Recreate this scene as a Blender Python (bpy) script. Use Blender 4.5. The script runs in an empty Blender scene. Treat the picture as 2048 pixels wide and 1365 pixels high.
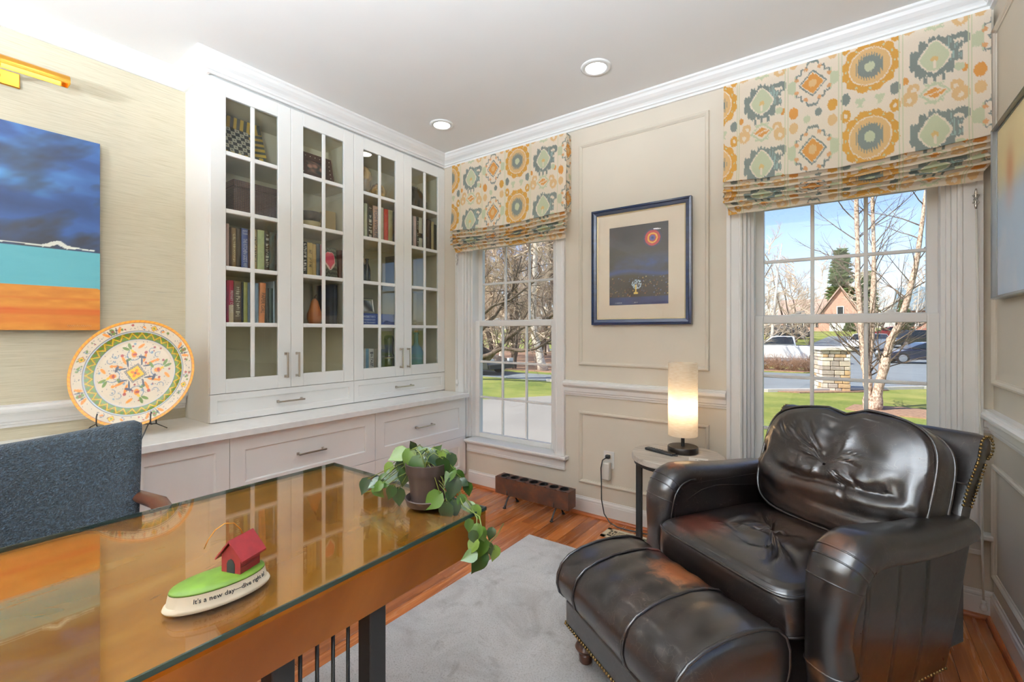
import bpy, bmesh, math, random
import numpy as np
from mathutils import Matrix, Vector
sc = bpy.context.scene
COL = sc.collection
PI = math.pi
# ---------------------------------------------------------------- camera, sky, sun, exposure
cam_d = bpy.data.cameras.new('camera'); cam = bpy.data.objects.new('camera', cam_d); COL.objects.link(cam)
cam_d.sensor_width = 36.0; cam_d.lens = 914.0 / 2048 * 36.0
cam_d.shift_y = -18.5 / 2048; cam_d.clip_start = 0.02; cam_d.clip_end = 2000
cam.location = (0, 0, 1.262); cam.rotation_euler = (PI / 2, 0, 0.6298)
sc.camera = cam
world = bpy.data.worlds.new('sky'); sc.world = world; world.use_nodes = True
wn = world.node_tree.nodes; wl = world.node_tree.links
for n in list(wn): wn.remove(n)
wo = wn.new('ShaderNodeOutputWorld'); wb = wn.new('ShaderNodeBackground'); ws = wn.new('ShaderNodeTexSky')
ws.sky_type = 'NISHITA'; ws.sun_disc = False; ws.sun_elevation = math.radians(40); ws.sun_rotation = math.radians(215)
ws.air_density = 1.0; ws.dust_density = 0.9; ws.ozone_density = 1.4; ws.altitude = 50
wb.inputs['Strength'].default_value = 0.182
wm = wn.new('ShaderNodeMix'); wm.data_type = 'RGBA'; wm.blend_type = 'MULTIPLY'; wm.inputs[0].default_value = 1.0; wm.inputs[7].default_value = (.96, .93, 1.10, 1)     # white balance of the whole sky
wl.new(ws.outputs[0], wm.inputs[6]); wl.new(wm.outputs[2], wb.inputs['Color']); wl.new(wb.outputs[0], wo.inputs['Surface'])
sun_d = bpy.data.lights.new('sun', 'SUN'); sun_d.energy = 6.1; sun_d.angle = math.radians(0.6); sun_d.color = (1.0, 0.95, 0.86)
sun = bpy.data.objects.new('sun', sun_d); COL.objects.link(sun)
sun.rotation_euler = (math.radians(48), 0, math.radians(-38)); sun.location = (-8, -10, 14)
sc.view_settings.view_transform = 'Standard'; sc.view_settings.look = 'None'
sc.view_settings.exposure = 0.38; sc.view_settings.gamma = 1.0; sc.view_settings.use_curve_mapping = False
sc.cycles.max_bounces = 8; sc.cycles.diffuse_bounces = 6; sc.cycles.glossy_bounces = 3
sc.cycles.transparent_max_bounces = 12; sc.cycles.transmission_bounces = 4
sc.cycles.sample_clamp_indirect = 6.0; sc.cycles.caustics_reflective = False; sc.cycles.caustics_refractive = False
sc.cycles.use_denoising = True; sc.cycles.use_light_tree = False
UP_W = 174.0         # power of one added fill uplight
CAN_W = 0.55        # power of one recessed ceiling light
# ---------------------------------------------------------------- room measures (metres)
XL, XR, D, YB, ZC = -3.149, 0.525, 2.857, -2.7, 2.765
XF = -2.803                                   # front of the upper cabinets
# ---------------------------------------------------------------- mesh helpers
class MB:
    def __init__(s): s.v = []; s.f = []; s.c = None
    def add(s, v, f):
        o = len(s.v); s.v += [tuple(map(float, p)) for p in v]; s.f += [tuple(i + o for i in q) for q in f]; return s
    def box(s, x0, x1, y0, y1, z0, z1):
        return s.add([(x, y, z) for z in (z0, z1) for y in (y0, y1) for x in (x0, x1)],
                     [(0, 2, 3, 1), (4, 5, 7, 6), (0, 1, 5, 4), (1, 3, 7, 5), (3, 2, 6, 7), (2, 0, 4, 6)])
    def prism(s, poly, a, b, axis='y'):
        n = len(poly)
        m = {'y': lambda p, t: (p[0], t, p[1]), 'x': lambda p, t: (t, p[0], p[1]), 'z': lambda p, t: (p[0], p[1], t)}[axis]
        return s.add([m(p, a) for p in poly] + [m(p, b) for p in poly],
                     [tuple(range(n)), tuple(range(2 * n - 1, n - 1, -1))] + [(i, (i + 1) % n, n + (i + 1) % n, n + i) for i in range(n)])
    def tube(s, pts, r, n=8, cap=True, closed=False, sx=1.0):
        pts = [Vector(p) for p in pts]; m = len(pts)
        rs = [r] * m if isinstance(r, (int, float)) else list(r)
        t0 = (pts[1] - pts[0]).normalized()
        up = Vector((0, 0, 1)) if abs(t0.z) < .9 else Vector((1, 0, 0))
        nx = t0.cross(up).normalized(); vs = []
        for i in range(m):
            if closed: t = (pts[(i + 1) % m] - pts[i - 1])
            else: t = pts[min(i + 1, m - 1)] - pts[max(i - 1, 0)]
            t = t.normalized() if t.length > 1e-9 else t0
            nx = nx - t * nx.dot(t)
            nx = nx.normalized() if nx.length > 1e-6 else t.orthogonal().normalized()
            ny = t.cross(nx)
            for k in range(n):
                a = 2 * PI * k / n
                vs.append(pts[i] + nx * (math.cos(a) * rs[i] * sx) + ny * (math.sin(a) * rs[i]))
        fs = []
        for i in range(m if closed else m - 1):
            j = (i + 1) % m
            for k in range(n): fs.append((i * n + k, i * n + (k + 1) % n, j * n + (k + 1) % n, j * n + k))
        if cap and not closed: fs += [tuple(range(n - 1, -1, -1)), tuple((m - 1) * n + k for k in range(n))]
        return s.add(vs, fs)
    def lathe(s, prof, c=(0, 0, 0), n=24, axis='z', caps=True):
        vs = []; m = len(prof)
        for r, h in prof:
            for k in range(n):
                a = 2 * PI * k / n; p = (r * math.cos(a), r * math.sin(a), h)
                if axis == 'x': p = (h, p[0], p[1])
                elif axis == 'y': p = (p[0], h, p[1])
                vs.append((p[0] + c[0], p[1] + c[1], p[2] + c[2]))
        fs = [(i * n + k, i * n + (k + 1) % n, (i + 1) * n + (k + 1) % n, (i + 1) * n + k) for i in range(m - 1) for k in range(n)]
        if caps: fs += [tuple(range(n - 1, -1, -1)), tuple((m - 1) * n + k for k in range(n))]
        return s.add(vs, fs)
    def grid(s, fn, nu, nv, cu=False, cv=False):
        vs = [fn(i / (nu if cu else nu - 1), j / (nv if cv else nv - 1)) for j in range(nv) for i in range(nu)]
        fs = [(j * nu + i, j * nu + (i + 1) % nu, ((j + 1) % nv) * nu + (i + 1) % nu, ((j + 1) % nv) * nu + i)
              for j in range(nv if cv else nv - 1) for i in range(nu if cu else nu - 1)]
        return s.add(vs, fs)
    def sweep(s, prof, path, nrm, closed=False):
        """moulding: prof = [(a, b)], a across the path inside the plane (to the left of travel), b along the plane normal nrm; mitred corners"""
        nrm = Vector(nrm).normalized(); P = [Vector(p) for p in path]; m = len(P); vs = []; k = len(prof)
        for i in range(m):
            if closed: d0 = (P[i] - P[i - 1]).normalized(); d1 = (P[(i + 1) % m] - P[i]).normalized()
            else:
                d0 = (P[i] - P[max(i - 1, 0)]) if i else (P[1] - P[0]); d0.normalize()
                d1 = (P[min(i + 1, m - 1)] - P[i]) if i < m - 1 else (P[-1] - P[-2]); d1.normalize()
            l0 = nrm.cross(d0); l1 = nrm.cross(d1); mi = l0 + l1
            mi = mi / max(1e-6, mi.dot(l0))
            for a, b in prof: vs.append(P[i] + mi * a + nrm * b)
        fs = [(i * k + j, i * k + (j + 1) % k, ((i + 1) % m) * k + (j + 1) % k, ((i + 1) % m) * k + j) for i in range(m if closed else m - 1) for j in range(k)]
        if not closed: fs += [tuple(range(k - 1, -1, -1)), tuple((m - 1) * k + j for j in range(k))]
        return s.add(vs, fs)
    def sphere(s, c, r, n=10, m=7, sq=(1, 1, 1)):
        return s.grid(lambda u, v: (c[0] + sq[0] * r * math.cos(2 * PI * u) * math.sin(PI * (.02 + .96 * v)), c[1] + sq[1] * r * math.sin(2 * PI * u) * math.sin(PI * (.02 + .96 * v)), c[2] + sq[2] * r * math.cos(PI * (.02 + .96 * v))), n, m, cu=True)
    def xf(s, M, i0=0):
        for i in range(i0, len(s.v)): s.v[i] = tuple(M @ Vector(s.v[i]))
        return s
    def mesh(s, name):
        me = bpy.data.meshes.new(name); me.from_pydata(s.v, [], s.f)
        bm = bmesh.new(); bm.from_mesh(me); bmesh.ops.recalc_face_normals(bm, faces=bm.faces); bm.to_mesh(me); bm.free()
        if s.c is not None:
            at = me.color_attributes.new('paint', 'FLOAT_COLOR', 'POINT'); a = np.ones((len(s.v), 4), 'f'); a[:, :3] = s.c; at.data.foreach_set('color', a.ravel())
        return me
def rot(ax, deg): return Matrix.Rotation(math.radians(deg), 4, ax)
def tr(x, y, z): return Matrix.Translation((x, y, z))
PM = {}
def tag(o, label=None, cat=None, group=None, kind=None):
    if label: o['label'] = label
    if cat: o['category'] = cat
    if group: o['group'] = group
    if kind: o['kind'] = kind
    return o
def thing(name, label, cat, loc=(0, 0, 0), rz=0.0, group=None, kind=None, local=False):
    o = bpy.data.objects.new(name, None); COL.objects.link(o); o.empty_display_size = .05
    o.location = loc; o.rotation_euler = (0, 0, rz)
    PM[o.name] = None if local else (tr(*loc) @ Matrix.Rotation(rz, 4, 'Z')).inverted()
    return tag(o, label, cat, group, kind)
def obj(name, mb, mat, parent=None, smooth=False, bevel=0, seg=2, sub=0, label=None):
    me = mb.mesh(name) if isinstance(mb, MB) else mb
    o = bpy.data.objects.new(name, me); COL.objects.link(o)
    if mat is not None and not me.materials: me.materials.append(mat)
    if smooth:
        me.shade_smooth()
        if smooth != True: me.set_sharp_from_angle(angle=math.radians(smooth))
    if parent is not None:
        o.parent = parent
        top = parent
        while top.parent: top = top.parent
        if PM.get(top.name) is not None and parent.type == 'EMPTY': o.matrix_parent_inverse = PM[top.name]
    if bevel:
        b = o.modifiers.new('bevel', 'BEVEL'); b.width = bevel; b.segments = seg; b.limit_method = 'ANGLE'; b.angle_limit = math.radians(40)
        if seg > 1: me.shade_smooth(); me.set_sharp_from_angle(angle=math.radians(60))
    if sub:
        m = o.modifiers.new('sub', 'SUBSURF'); m.levels = sub; m.render_levels = sub
    if label: o['label'] = label
    return o
def copy_tree(o, parent=None):
    c = o.copy(); COL.objects.link(c); c.parent = parent
    for ch in list(o.children): copy_tree(ch, c)
    if parent is None: PM[c.name] = None
    return c
def struct(name, mb, mat, label, cat, **k):
    o = obj(name, mb, mat, **k); return tag(o, label, cat, kind='structure')
def text_mb(s, size, depth=0.0004, align='CENTER', sx=1.0):
    cu = bpy.data.curves.new('lettering', 'FONT'); cu.body = s; cu.size = size; cu.extrude = depth; cu.align_x = align; cu.align_y = 'CENTER'; cu.resolution_u = 2
    o = bpy.data.objects.new('lettering', cu); COL.objects.link(o)
    dg = bpy.context.evaluated_depsgraph_get(); me = bpy.data.meshes.new_from_object(o.evaluated_get(dg))
    mb = MB(); mb.add([(v.co.x * sx, v.co.y, v.co.z) for v in me.vertices], [tuple(p.vertices) for p in me.polygons])
    bpy.data.objects.remove(o); bpy.data.curves.remove(cu); bpy.data.meshes.remove(me)
    return mb
# ---------------------------------------------------------------- materials
def lin(c): return tuple((x / 12.92 if x <= .04045 else ((x + .055) / 1.055) ** 2.4) for x in c)
def S(r, g, b): return lin((r / 255, g / 255, b / 255))
class NT:
    def __init__(s, name):
        s.m = bpy.data.materials.new(name); s.m.use_nodes = True; s.t = s.m.node_tree; s.N = s.t.nodes
        s.p = s.N['Principled BSDF']; s.out = s.N['Material Output']
    def n(s, kind, **kw):
        nd = s.N.new(kind)
        for k, v in kw.items():
            if k[0] == '_': setattr(nd, k[1:], v)
            else:
                key = int(k[1:]) if k[0] == 'i' and k[1:].isdigit() else k.replace('__', ' ')
                if isinstance(v, bpy.types.NodeSocket): s.t.links.new(v, nd.inputs[key])
                else: nd.inputs[key].default_value = v
        return nd
    def l(s, a, b): s.t.links.new(a, b)
    def co(s, kind='Object', scale=(1, 1, 1), rotv=(0, 0, 0)):
        return s.n('ShaderNodeMapping', Vector=s.n('ShaderNodeTexCoord').outputs[kind], Scale=scale, Rotation=rotv).outputs[0]
    def noise(s, vec, scale, detail=4, rough=.5, dist=0):
        return s.n('ShaderNodeTexNoise', Vector=vec, Scale=scale, Detail=detail, Roughness=rough, Distortion=dist).outputs['Fac']
    def ramp(s, fac, stops, interp='LINEAR'):
        r = s.n('ShaderNodeValToRGB', Fac=fac); r.color_ramp.interpolation = interp; e = r.color_ramp.elements
        while len(e) < len(stops): e.new(.5)
        for q, (p, c) in zip(e, stops): q.position = p; q.color = (*c, 1) if len(c) == 3 else c
        return r.outputs[0]
    def mix(s, fac, a, b, mode='MIX'):
        m = s.n('ShaderNodeMix', _data_type='RGBA', _blend_type=mode)
        for k, v in ((0, fac), (6, a), (7, b)):
            if isinstance(v, bpy.types.NodeSocket): s.l(v, m.inputs[k])
            else: m.inputs[k].default_value = v if k == 0 else ((*v, 1) if len(v) == 3 else v)
        return m.outputs[2]
    def math(s, op, a, b=0.0):
        return s.n('ShaderNodeMath', _operation=op, i0=a, i1=b).outputs[0]
    def bump(s, h, strength=.2, dist=.01):
        b = s.n('ShaderNodeBump', Height=h, Strength=strength, Distance=dist); s.l(b.outputs[0], s.p.inputs['Normal']); return b
    def set(s, **kw):
        for k, v in kw.items():
            q = s.p.inputs[k.replace('_', ' ')]
            if isinstance(v, bpy.types.NodeSocket): s.l(v, q)
            else: q.default_value = (*v, 1) if (isinstance(v, tuple) and len(v) == 3 and q.type == 'RGBA') else v
        return s
def plain(name, c, rough=.5, metal=0.0, var=.06, vs=6.0, bump=0.0, bs=60.0, **kw):
    t = NT(name); co = t.co()
    n = t.noise(co, vs, 3 if var > .05 else 0)
    a = tuple(x * (1 - var) for x in c); b = tuple(min(1, x * (1 + var)) for x in c)
    t.set(Base_Color=t.ramp(n, [(.3, a), (.7, b)]), Roughness=rough, Metallic=metal, **kw)
    if bump: t.bump(t.noise(co, bs, 4), bump, .002)
    return t.m
def painted(name, rough=.5, metal=0.0, **kw):
    t = NT(name); a = t.n('ShaderNodeVertexColor', _layer_name='paint'); t.set(Base_Color=a.outputs[0], Roughness=rough, Metallic=metal, **kw); return t.m
def glassy(name, tint=(1, 1, 1), ior=1.5, rough=0.0):
    t = NT(name); tr_ = t.n('ShaderNodeBsdfTransparent', Color=(*tint, 1)); gl = t.n('ShaderNodeBsdfGlossy', Color=(1, 1, 1, 1), Roughness=rough)
    bf = t.n('ShaderNodeNewGeometry').outputs['Backfacing']                    # thin sheet: same reflectance from both faces
    fr = t.n('ShaderNodeFresnel', IOR=t.math('ADD', ior, t.math('MULTIPLY', bf, 1 / ior - ior))); mx = t.n('ShaderNodeMixShader', Fac=fr.outputs[0]); t.l(tr_.outputs[0], mx.inputs[1]); t.l(gl.outputs[0], mx.inputs[2])
    t.l(mx.outputs[0], t.out.inputs['Surface']); return t.m
def emit(name, c, s):
    t = NT(name); e = t.n('ShaderNodeEmission', Color=(*c, 1), Strength=s); t.l(e.outputs[0], t.out.inputs['Surface']); return t.m
M = {}
M['white'] = plain('white_trim_paint', S(230, 229, 226), .38, var=.01)
M['cab'] = plain('white_cabinet_lacquer', S(238, 237, 233), .42, var=.008)
M['cab_in'] = plain('cabinet_interior_cream', S(224, 214, 186), .5, var=.02)
M['ceil'] = plain('ceiling_paint', S(226, 224, 220), .85, var=.006)
M['wall'] = plain('beige_wall_paint', S(207, 198, 182), .72, var=.012)
M['quartz'] = plain('white_quartz', S(238, 237, 234), .22, var=.02, vs=30)
M['black'] = plain('black_steel', S(30, 29, 28), .42, metal=.3, var=.05)
M['nickel'] = plain('brushed_nickel', S(190, 182, 170), .28, metal=1.0, var=.05, vs=40)
M['brass'] = plain('brushed_brass', S(226, 165, 70), .25, metal=1.0, var=.06, vs=20)
M['pane'] = glassy('cabinet_glass', (.93, .95, .94), 1.5)
M['wpane'] = glassy('window_glass', (.97, .985, .98), 1.45)
M['dark'] = plain('dark_plastic', S(26, 26, 27), .4)
M['wood_dark'] = plain('dark_walnut', S(78, 44, 28), .35, var=.2, vs=14)
M['ink'] = plain('black_ink', S(22, 22, 24), .6)
M['paper'] = plain('paper_white', S(232, 224, 208), .7, var=.02)
M['cord'] = plain('white_cord', S(222, 218, 208), .7)
# grass-cloth wallpaper: fine irregular horizontal threads
t = NT('grasscloth_wallpaper'); co = t.co(scale=(1, 7, 240)); n1 = t.noise(co, 1.0, 5, .65); n2 = t.noise(t.co(scale=(1, 5, 110)), 1.0, 3, .6); n3 = t.noise(t.co(), 2.5, 3)
c = t.ramp(n1, [(.28, S(168, 159, 137)), (.5, S(190, 182, 161)), (.72, S(199, 192, 173))]); c = t.mix(t.ramp(n2, [(.64, (0, 0, 0)), (.74, (1, 1, 1))]), c, S(168, 164, 152))
c = t.mix(t.math('MULTIPLY', n3, .35), c, S(222, 208, 170)); t.set(Base_Color=c, Roughness=.8); t.bump(n1, .12, .003); M['grass_paper'] = t.m
# oak strip floor: grain along y, every plank its own tone
t = NT('oak_floor_plank'); rnd = t.n('ShaderNodeObjectInfo').outputs['Random']
off = t.n('ShaderNodeCombineXYZ', X=t.math('MULTIPLY', rnd, 37.0), Y=t.math('MULTIPLY', rnd, 91.0)).outputs[0]
pv = t.n('ShaderNodeVectorMath', _operation='ADD', i0=t.n('ShaderNodeTexCoord').outputs['Object'], i1=off).outputs[0]
mp = t.n('ShaderNodeMapping', Vector=pv, Scale=(46, 2.2, 1)).outputs[0]; mp2 = t.n('ShaderNodeMapping', Vector=pv, Scale=(9, 1.1, 1)).outputs[0]
g1 = t.noise(mp, 1.0, 6, .62, .6); g2 = t.noise(mp2, 1.0, 3, .5, 1.4)
c = t.ramp(g1, [(.25, S(146, 78, 34)), (.5, S(184, 108, 52)), (.78, S(206, 132, 72))]); c = t.mix(t.ramp(g2, [(.5, (0, 0, 0)), (.62, (.55, .55, .55))]), c, S(120, 58, 24))
tone = t.ramp(rnd, [(0, (.7, .66, .62)), (.5, (.95, .93, .9)), (1, (1.15, 1.12, 1.08))]); c = t.mix(1.0, c, tone, 'MULTIPLY')
t.set(Base_Color=c, Roughness=t.ramp(g1, [(0, (.18,) * 3), (1, (.34,) * 3)]), Coat_Weight=.25, Coat_Roughness=.12); t.bump(g1, .06, .002); M['oak'] = t.m
def wood(name, a, b, scale=(2, 30, 30), rough=.4, coat=0.0):
    t = NT(name); g = t.noise(t.co(scale=scale), 1.0, 5, .6, .8); t.set(Base_Color=t.ramp(g, [(.3, a), (.7, b)]), Roughness=rough, Coat_Weight=coat); t.bump(g, .05, .001); return t.m
# ================================================================ the room shell
rng = random.Random(7)
W1 = (-2.575, -1.69); W2 = (-0.468, 0.41); WZ0, WZ1 = 0.36, 2.33; WT = 0.2
fl = struct('floor', MB().box(XL - .2, XR + .2, YB - .2, D + .2, -.12, -.013), plain('subfloor', S(40, 24, 14), .8), 'oak strip hardwood floor in warm reddish brown', 'floor')
PWD = .083; x = XL
while x < XR:
    y = YB - rng.random() * .8; x1 = min(x + PWD, XR)
    while y < D:
        y1 = min(y + rng.uniform(.55, 1.5), D); y0 = max(y, YB)
        if y1 - y0 > .02:
            obj('plank', MB().box(x + .0006, x1 - .0006, y0 + .0006, y1 - .0006, -.013, rng.uniform(-.0004, 0)), M['oak'], fl)
        y = y1
    x = x1
struct('ceiling', MB().box(XL - .2, XR + .2, YB - .2, D + .2, ZC, ZC + .15), M['ceil'], 'flat white painted ceiling', 'ceiling')
wb_ = MB(); zs = -.12
wb_.box(XL - .2, W1[0], D, D + WT, zs, ZC).box(W1[1], W2[0], D, D + WT, zs, ZC).box(W2[1], XR + .2, D, D + WT, zs, ZC)
for w in (W1, W2): wb_.box(w[0], w[1], D, D + WT, zs, WZ0 - .02).box(w[0], w[1], D, D + WT, WZ1, ZC)
struct('wall_back', wb_, M['wall'], 'beige painted window wall', 'wall')
struct('wall_left', MB().box(XL - .2, XL, YB, D, zs, ZC), M['grass_paper'], 'left wall papered in beige grasscloth', 'wall')
struct('wall_right', MB().box(XR, XR + .2, YB, .3, zs, ZC).box(XR, XR + .2, 1.5, D, zs, ZC).box(XR, XR + .2, .3, 1.5, zs, WZ0 - .02).box(XR, XR + .2, .3, 1.5, WZ1, ZC), M['wall'], 'beige painted right wall with panel moulding', 'wall')
struct('wall_front', MB().box(XL - .2, XR + .2, YB - .2, YB, zs, ZC), M['wall'], 'beige wall behind the viewer', 'wall')
CY0 = 1.045                                  # left end of the upper cabinets
crown = [(0, 0), (.088, 0), (.088, -.012), (.078, -.018), (.07, -.032), (.054, -.046), (.036, -.056), (.026, -.066), (.026, -.076), (.014, -.078), (.014, -.092), (0, -.092)]
struct('trim_1', MB().sweep(crown, [(XR, YB, ZC), (XR, D, ZC), (XF, D, ZC), (XF, CY0, ZC), (XL, CY0, ZC), (XL, YB, ZC)], (0, 0, 1), closed=True), M['white'], 'white crown moulding running round the ceiling edge', 'crown moulding')
rail = [(0, 0), (.010, 0), (.012, .012), (.018, .016), (.018, .024), (.024, .03), (.026, .055), (.036, .066), (.048, .072), (.05, .078), (.05, .09), (.042, .096), (.03, .099), (.03, .106), (0, .106)]
CR = .816
struct('trim_2', MB().sweep(rail, [(W2[0] - .081, D, CR), (W1[1] + .081, D, CR)], (0, 0, 1)), M['white'], 'white chair rail between the two windows', 'chair rail')
struct('trim_3', MB().sweep(rail, [(XR, 1.582, CR), (XR, D, CR), (W2[1] + .081, D, CR)], (0, 0, 1)), M['white'], 'white chair rail along the right wall', 'chair rail')
struct('trim_4', MB().sweep(rail, [(XL, CY0 - .004, CR), (XL, YB, CR)], (0, 0, 1)), M['white'], 'white chair rail under the grasscloth wallpaper', 'chair rail')
pm = [(0, 0), (0, .008), (.004, .014), (.012, .016), (.018, .012), (.022, .006), (.026, .005), (.026, 0)]
def panel_back(name, x0, x1, z0, z1, lab): struct(name, MB().sweep(pm, [(x0, D, z0), (x1, D, z0), (x1, D, z1), (x0, D, z1)], (0, -1, 0), closed=True), M['wall'], lab, 'panel moulding')
def panel_right(name, y0, y1, z0, z1, lab): struct(name, MB().sweep(pm, [(XR, y0, z0), (XR, y0, z1), (XR, y1, z1), (XR, y1, z0)], (-1, 0, 0), closed=True), M['wall'], lab, 'panel moulding')
panel_back('trim_5', -1.502, -.645, 1.03, 2.565, 'tall beige panel moulding around the blue framed print')
panel_back('trim_6', -1.502, -.645, .215, .712, 'low beige panel moulding around the wall outlet')
panel_right('trim_7', 1.72, 2.825, 1.03, 2.565, 'tall beige panel moulding on the right wall')
panel_right('trim_8', 1.72, 2.825, .195, .69, 'low beige panel moulding on the right wall')
bb = [(0, 0), (.013, 0), (.013, .09), (.011, .096), (.013, .1), (.011, .108), (.006, .113), (.005, .121), (0, .121)]
qr = [(.013, 0), (.030, 0), (.029, .008), (.025, .014), (.019, .018), (.013, .019)]
M['shoe'] = wood('oak_shoe_moulding', S(120, 58, 24), S(176, 96, 46), (3, 3, 40), .3)
struct('baseboard_back', MB().sweep(bb, [(XR, D, 0), (-2.52, D, 0)], (0, 0, 1)), M['white'], 'white baseboard under the windows', 'baseboard')
struct('baseboard_right', MB().sweep(bb, [(XR, YB, 0), (XR, D - .0135, 0)], (0, 0, 1)), M['white'], 'white baseboard along the right wall', 'baseboard')
struct('trim_9', MB().sweep(qr, [(XR, YB, 0), (XR, D, 0), (-2.52, D, 0)], (0, 0, 1)), M['shoe'], 'stained oak shoe moulding along the baseboards', 'shoe moulding')
# ---------------------------------------------------------------- windows
cas = [(0, 0), (0, .012), (.008, .018), (.014, .018), (.018, .014), (.056, .017), (.062, .024), (.08, .024), (.08, 0)]
def window(name, w, label, stool_x0=None):
    x0, x1 = w; t = thing(name, label, 'window', ((x0 + x1) / 2, D, WZ0), kind='structure'); zt = .38
    obj('casing', MB().sweep(cas, [(x0, D, zt - .02), (x0, D, WZ1), (x1, D, WZ1), (x1, D, zt - .02)], (0, -1, 0)), M['white'], t)
    sx0 = x0 - .11 if stool_x0 is None else stool_x0
    obj('stool', MB().prism([(D + .1, .357), (D - .05, .357), (D - .056, .363), (D - .056, .374), (D - .05, .38), (D + .1, .38)], sx0 if stool_x0 else x0 - .105, x1 + .105, 'x'), M['white'], t)
    obj('apron', MB().prism([(D, .357), (D - .03, .357), (D - .03, .345), (D - .02, .335), (D - .017, .30), (D - .02, .296), (D - .02, .279), (D, .279)], sx0 if stool_x0 else x0 - .08, x1 + .08, 'x'), M['white'], t)
    jb = MB().box(x0 - .0, x0 + .018, D + .001, D + WT, .38, WZ1).box(x1 - .018, x1, D + .001, D + WT, .38, WZ1).box(x0, x1, D + .001, D + WT, WZ1 - .018, WZ1)
    jb.box(x0 + .018, x0 + .05, D + .045, D + .18, .38, WZ1 - .018).box(x1 - .05, x1 - .018, D + .045, D + .18, .38, WZ1 - .018).box(x0 + .018, x0 + .034, D + .025, D + .045, .38, WZ1 - .018).box(x1 - .034, x1 - .018, D + .025, D + .045, .38, WZ1 - .018)
    jb.box(x0, x1, D + .1, D + WT + .04, .32, .38); obj('jamb', jb, M['white'], t, bevel=.002)
    a, b = x0 + .046, x1 - .046; st = .045
    for nm, y0, y1, za, zb, rb, rt in (('lower_sash', D + .085, D + .122, .38, 1.353, .038, .045), ('upper_sash', D + .124, D + .16, 1.312, 2.318, .045, .045)):
        m = MB(); gz0, gz1, gx0, gx1 = za + rb, zb - rt, a + st, b - st
        m.box(a, gx0, y0, y1, za, zb).box(gx1, b, y0, y1, za, zb).box(gx0, gx1, y0, y1, za, gz0).box(gx0, gx1, y0, y1, gz1, zb)
        sash = obj(nm, m, M['white'], t, bevel=.004)
        ym = (y0 + y1) / 2; pw = (gx1 - gx0) / 3; ph = (gz1 - gz0) / 3
        for i in (1, 2):
            obj('muntin', MB().box(gx0 + pw * i - .009, gx0 + pw * i + .009, ym - .009, ym + .009, gz0, gz1), M['white'], sash, bevel=.003, seg=1)
            obj('muntin', MB().box(gx0, gx1, ym - .0085, ym + .0085, gz0 + ph * i - .009, gz0 + ph * i + .009), M['white'], sash, bevel=.003, seg=1)
        me = MB().box(-pw / 2, pw / 2, -.002, .002, -ph / 2, ph / 2).mesh('pane'); me.materials.append(M['wpane'])
        for i in range(3):
            for j in range(3):
                p = obj('pane', me, None, sash); p.location = (gx0 + pw * (i + .5), ym, gz0 + ph * (j + .5))
        if nm == 'lower_sash':
            for fx in (.22, .72):
                lk = MB().box(-.035, .035, -.012, .012, 0, .008).lathe([(.014, .008), (.014, .016), (.008, .018)], n=12).box(-.004, .03, -.005, .005, .016, .022)
                o = obj('sash_lock', lk, M['white'], sash, bevel=.002); o.location = (a + (b - a) * fx + .04, y1 - .014, zb)
    for o in t.children:
        if o.name.startswith(('lower_sash', 'upper_sash')):
            o.matrix_parent_inverse = PM[t.name]
    return t
window('window_1', W1, 'white double-hung window beside the built-in cabinets', stool_x0=-2.532)
w3 = window('window_added', (-.6, .6), 'added white double-hung window for fill daylight, out of view on the right wall'); w3.location = (XR, .9, WZ0); w3.rotation_euler = (0, 0, -PI / 2)  # extra window added out of view to let soft daylight into the room
window('window_2', W2, 'white double-hung window behind the leather armchair')
# ---------------------------------------------------------------- recessed ceiling lights
M['can'] = emit('can_light_lens', (1.0, .98, .94), CAN_W / (PI * PI * .055 ** 2))
me_r = MB().lathe([(.058, 0), (.085, 0), (.086, -.004), (.08, -.008), (.06, -.01), (.058, -.006)], n=32, caps=False).mesh('trim_ring'); me_r.materials.append(M['white']); me_r.shade_smooth()
me_l = MB().lathe([(.057, -.004), (.057, -.007), (.03, -.009), (.002, -.0095)], n=32).mesh('lens'); me_l.materials.append(M['can'])
cans = [(-1.142, 2.375, 'recessed ceiling light nearest the wall between the windows'), (-2.36, 2.375, 'recessed ceiling light near the cabinet end by the corner window'),
        (-1.142, .95, 'recessed ceiling light above the rug'), (-2.36, .45, 'recessed ceiling light over the space behind the desk'),
        (-1.142, -.9, 'recessed ceiling light behind the viewer over the desk'), (-2.2, -.9, 'recessed ceiling light behind the viewer by the papered wall'), (.0, .2, 'recessed ceiling light above the viewer near the right wall')]
for x, y, lab in cans:
    t = thing('recessed_light', lab, 'ceiling light', (x, y, ZC), group='recessed ceiling lights', local=True)
    obj('trim_ring', me_r, None, t); obj('lens', me_l, None, t)

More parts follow.
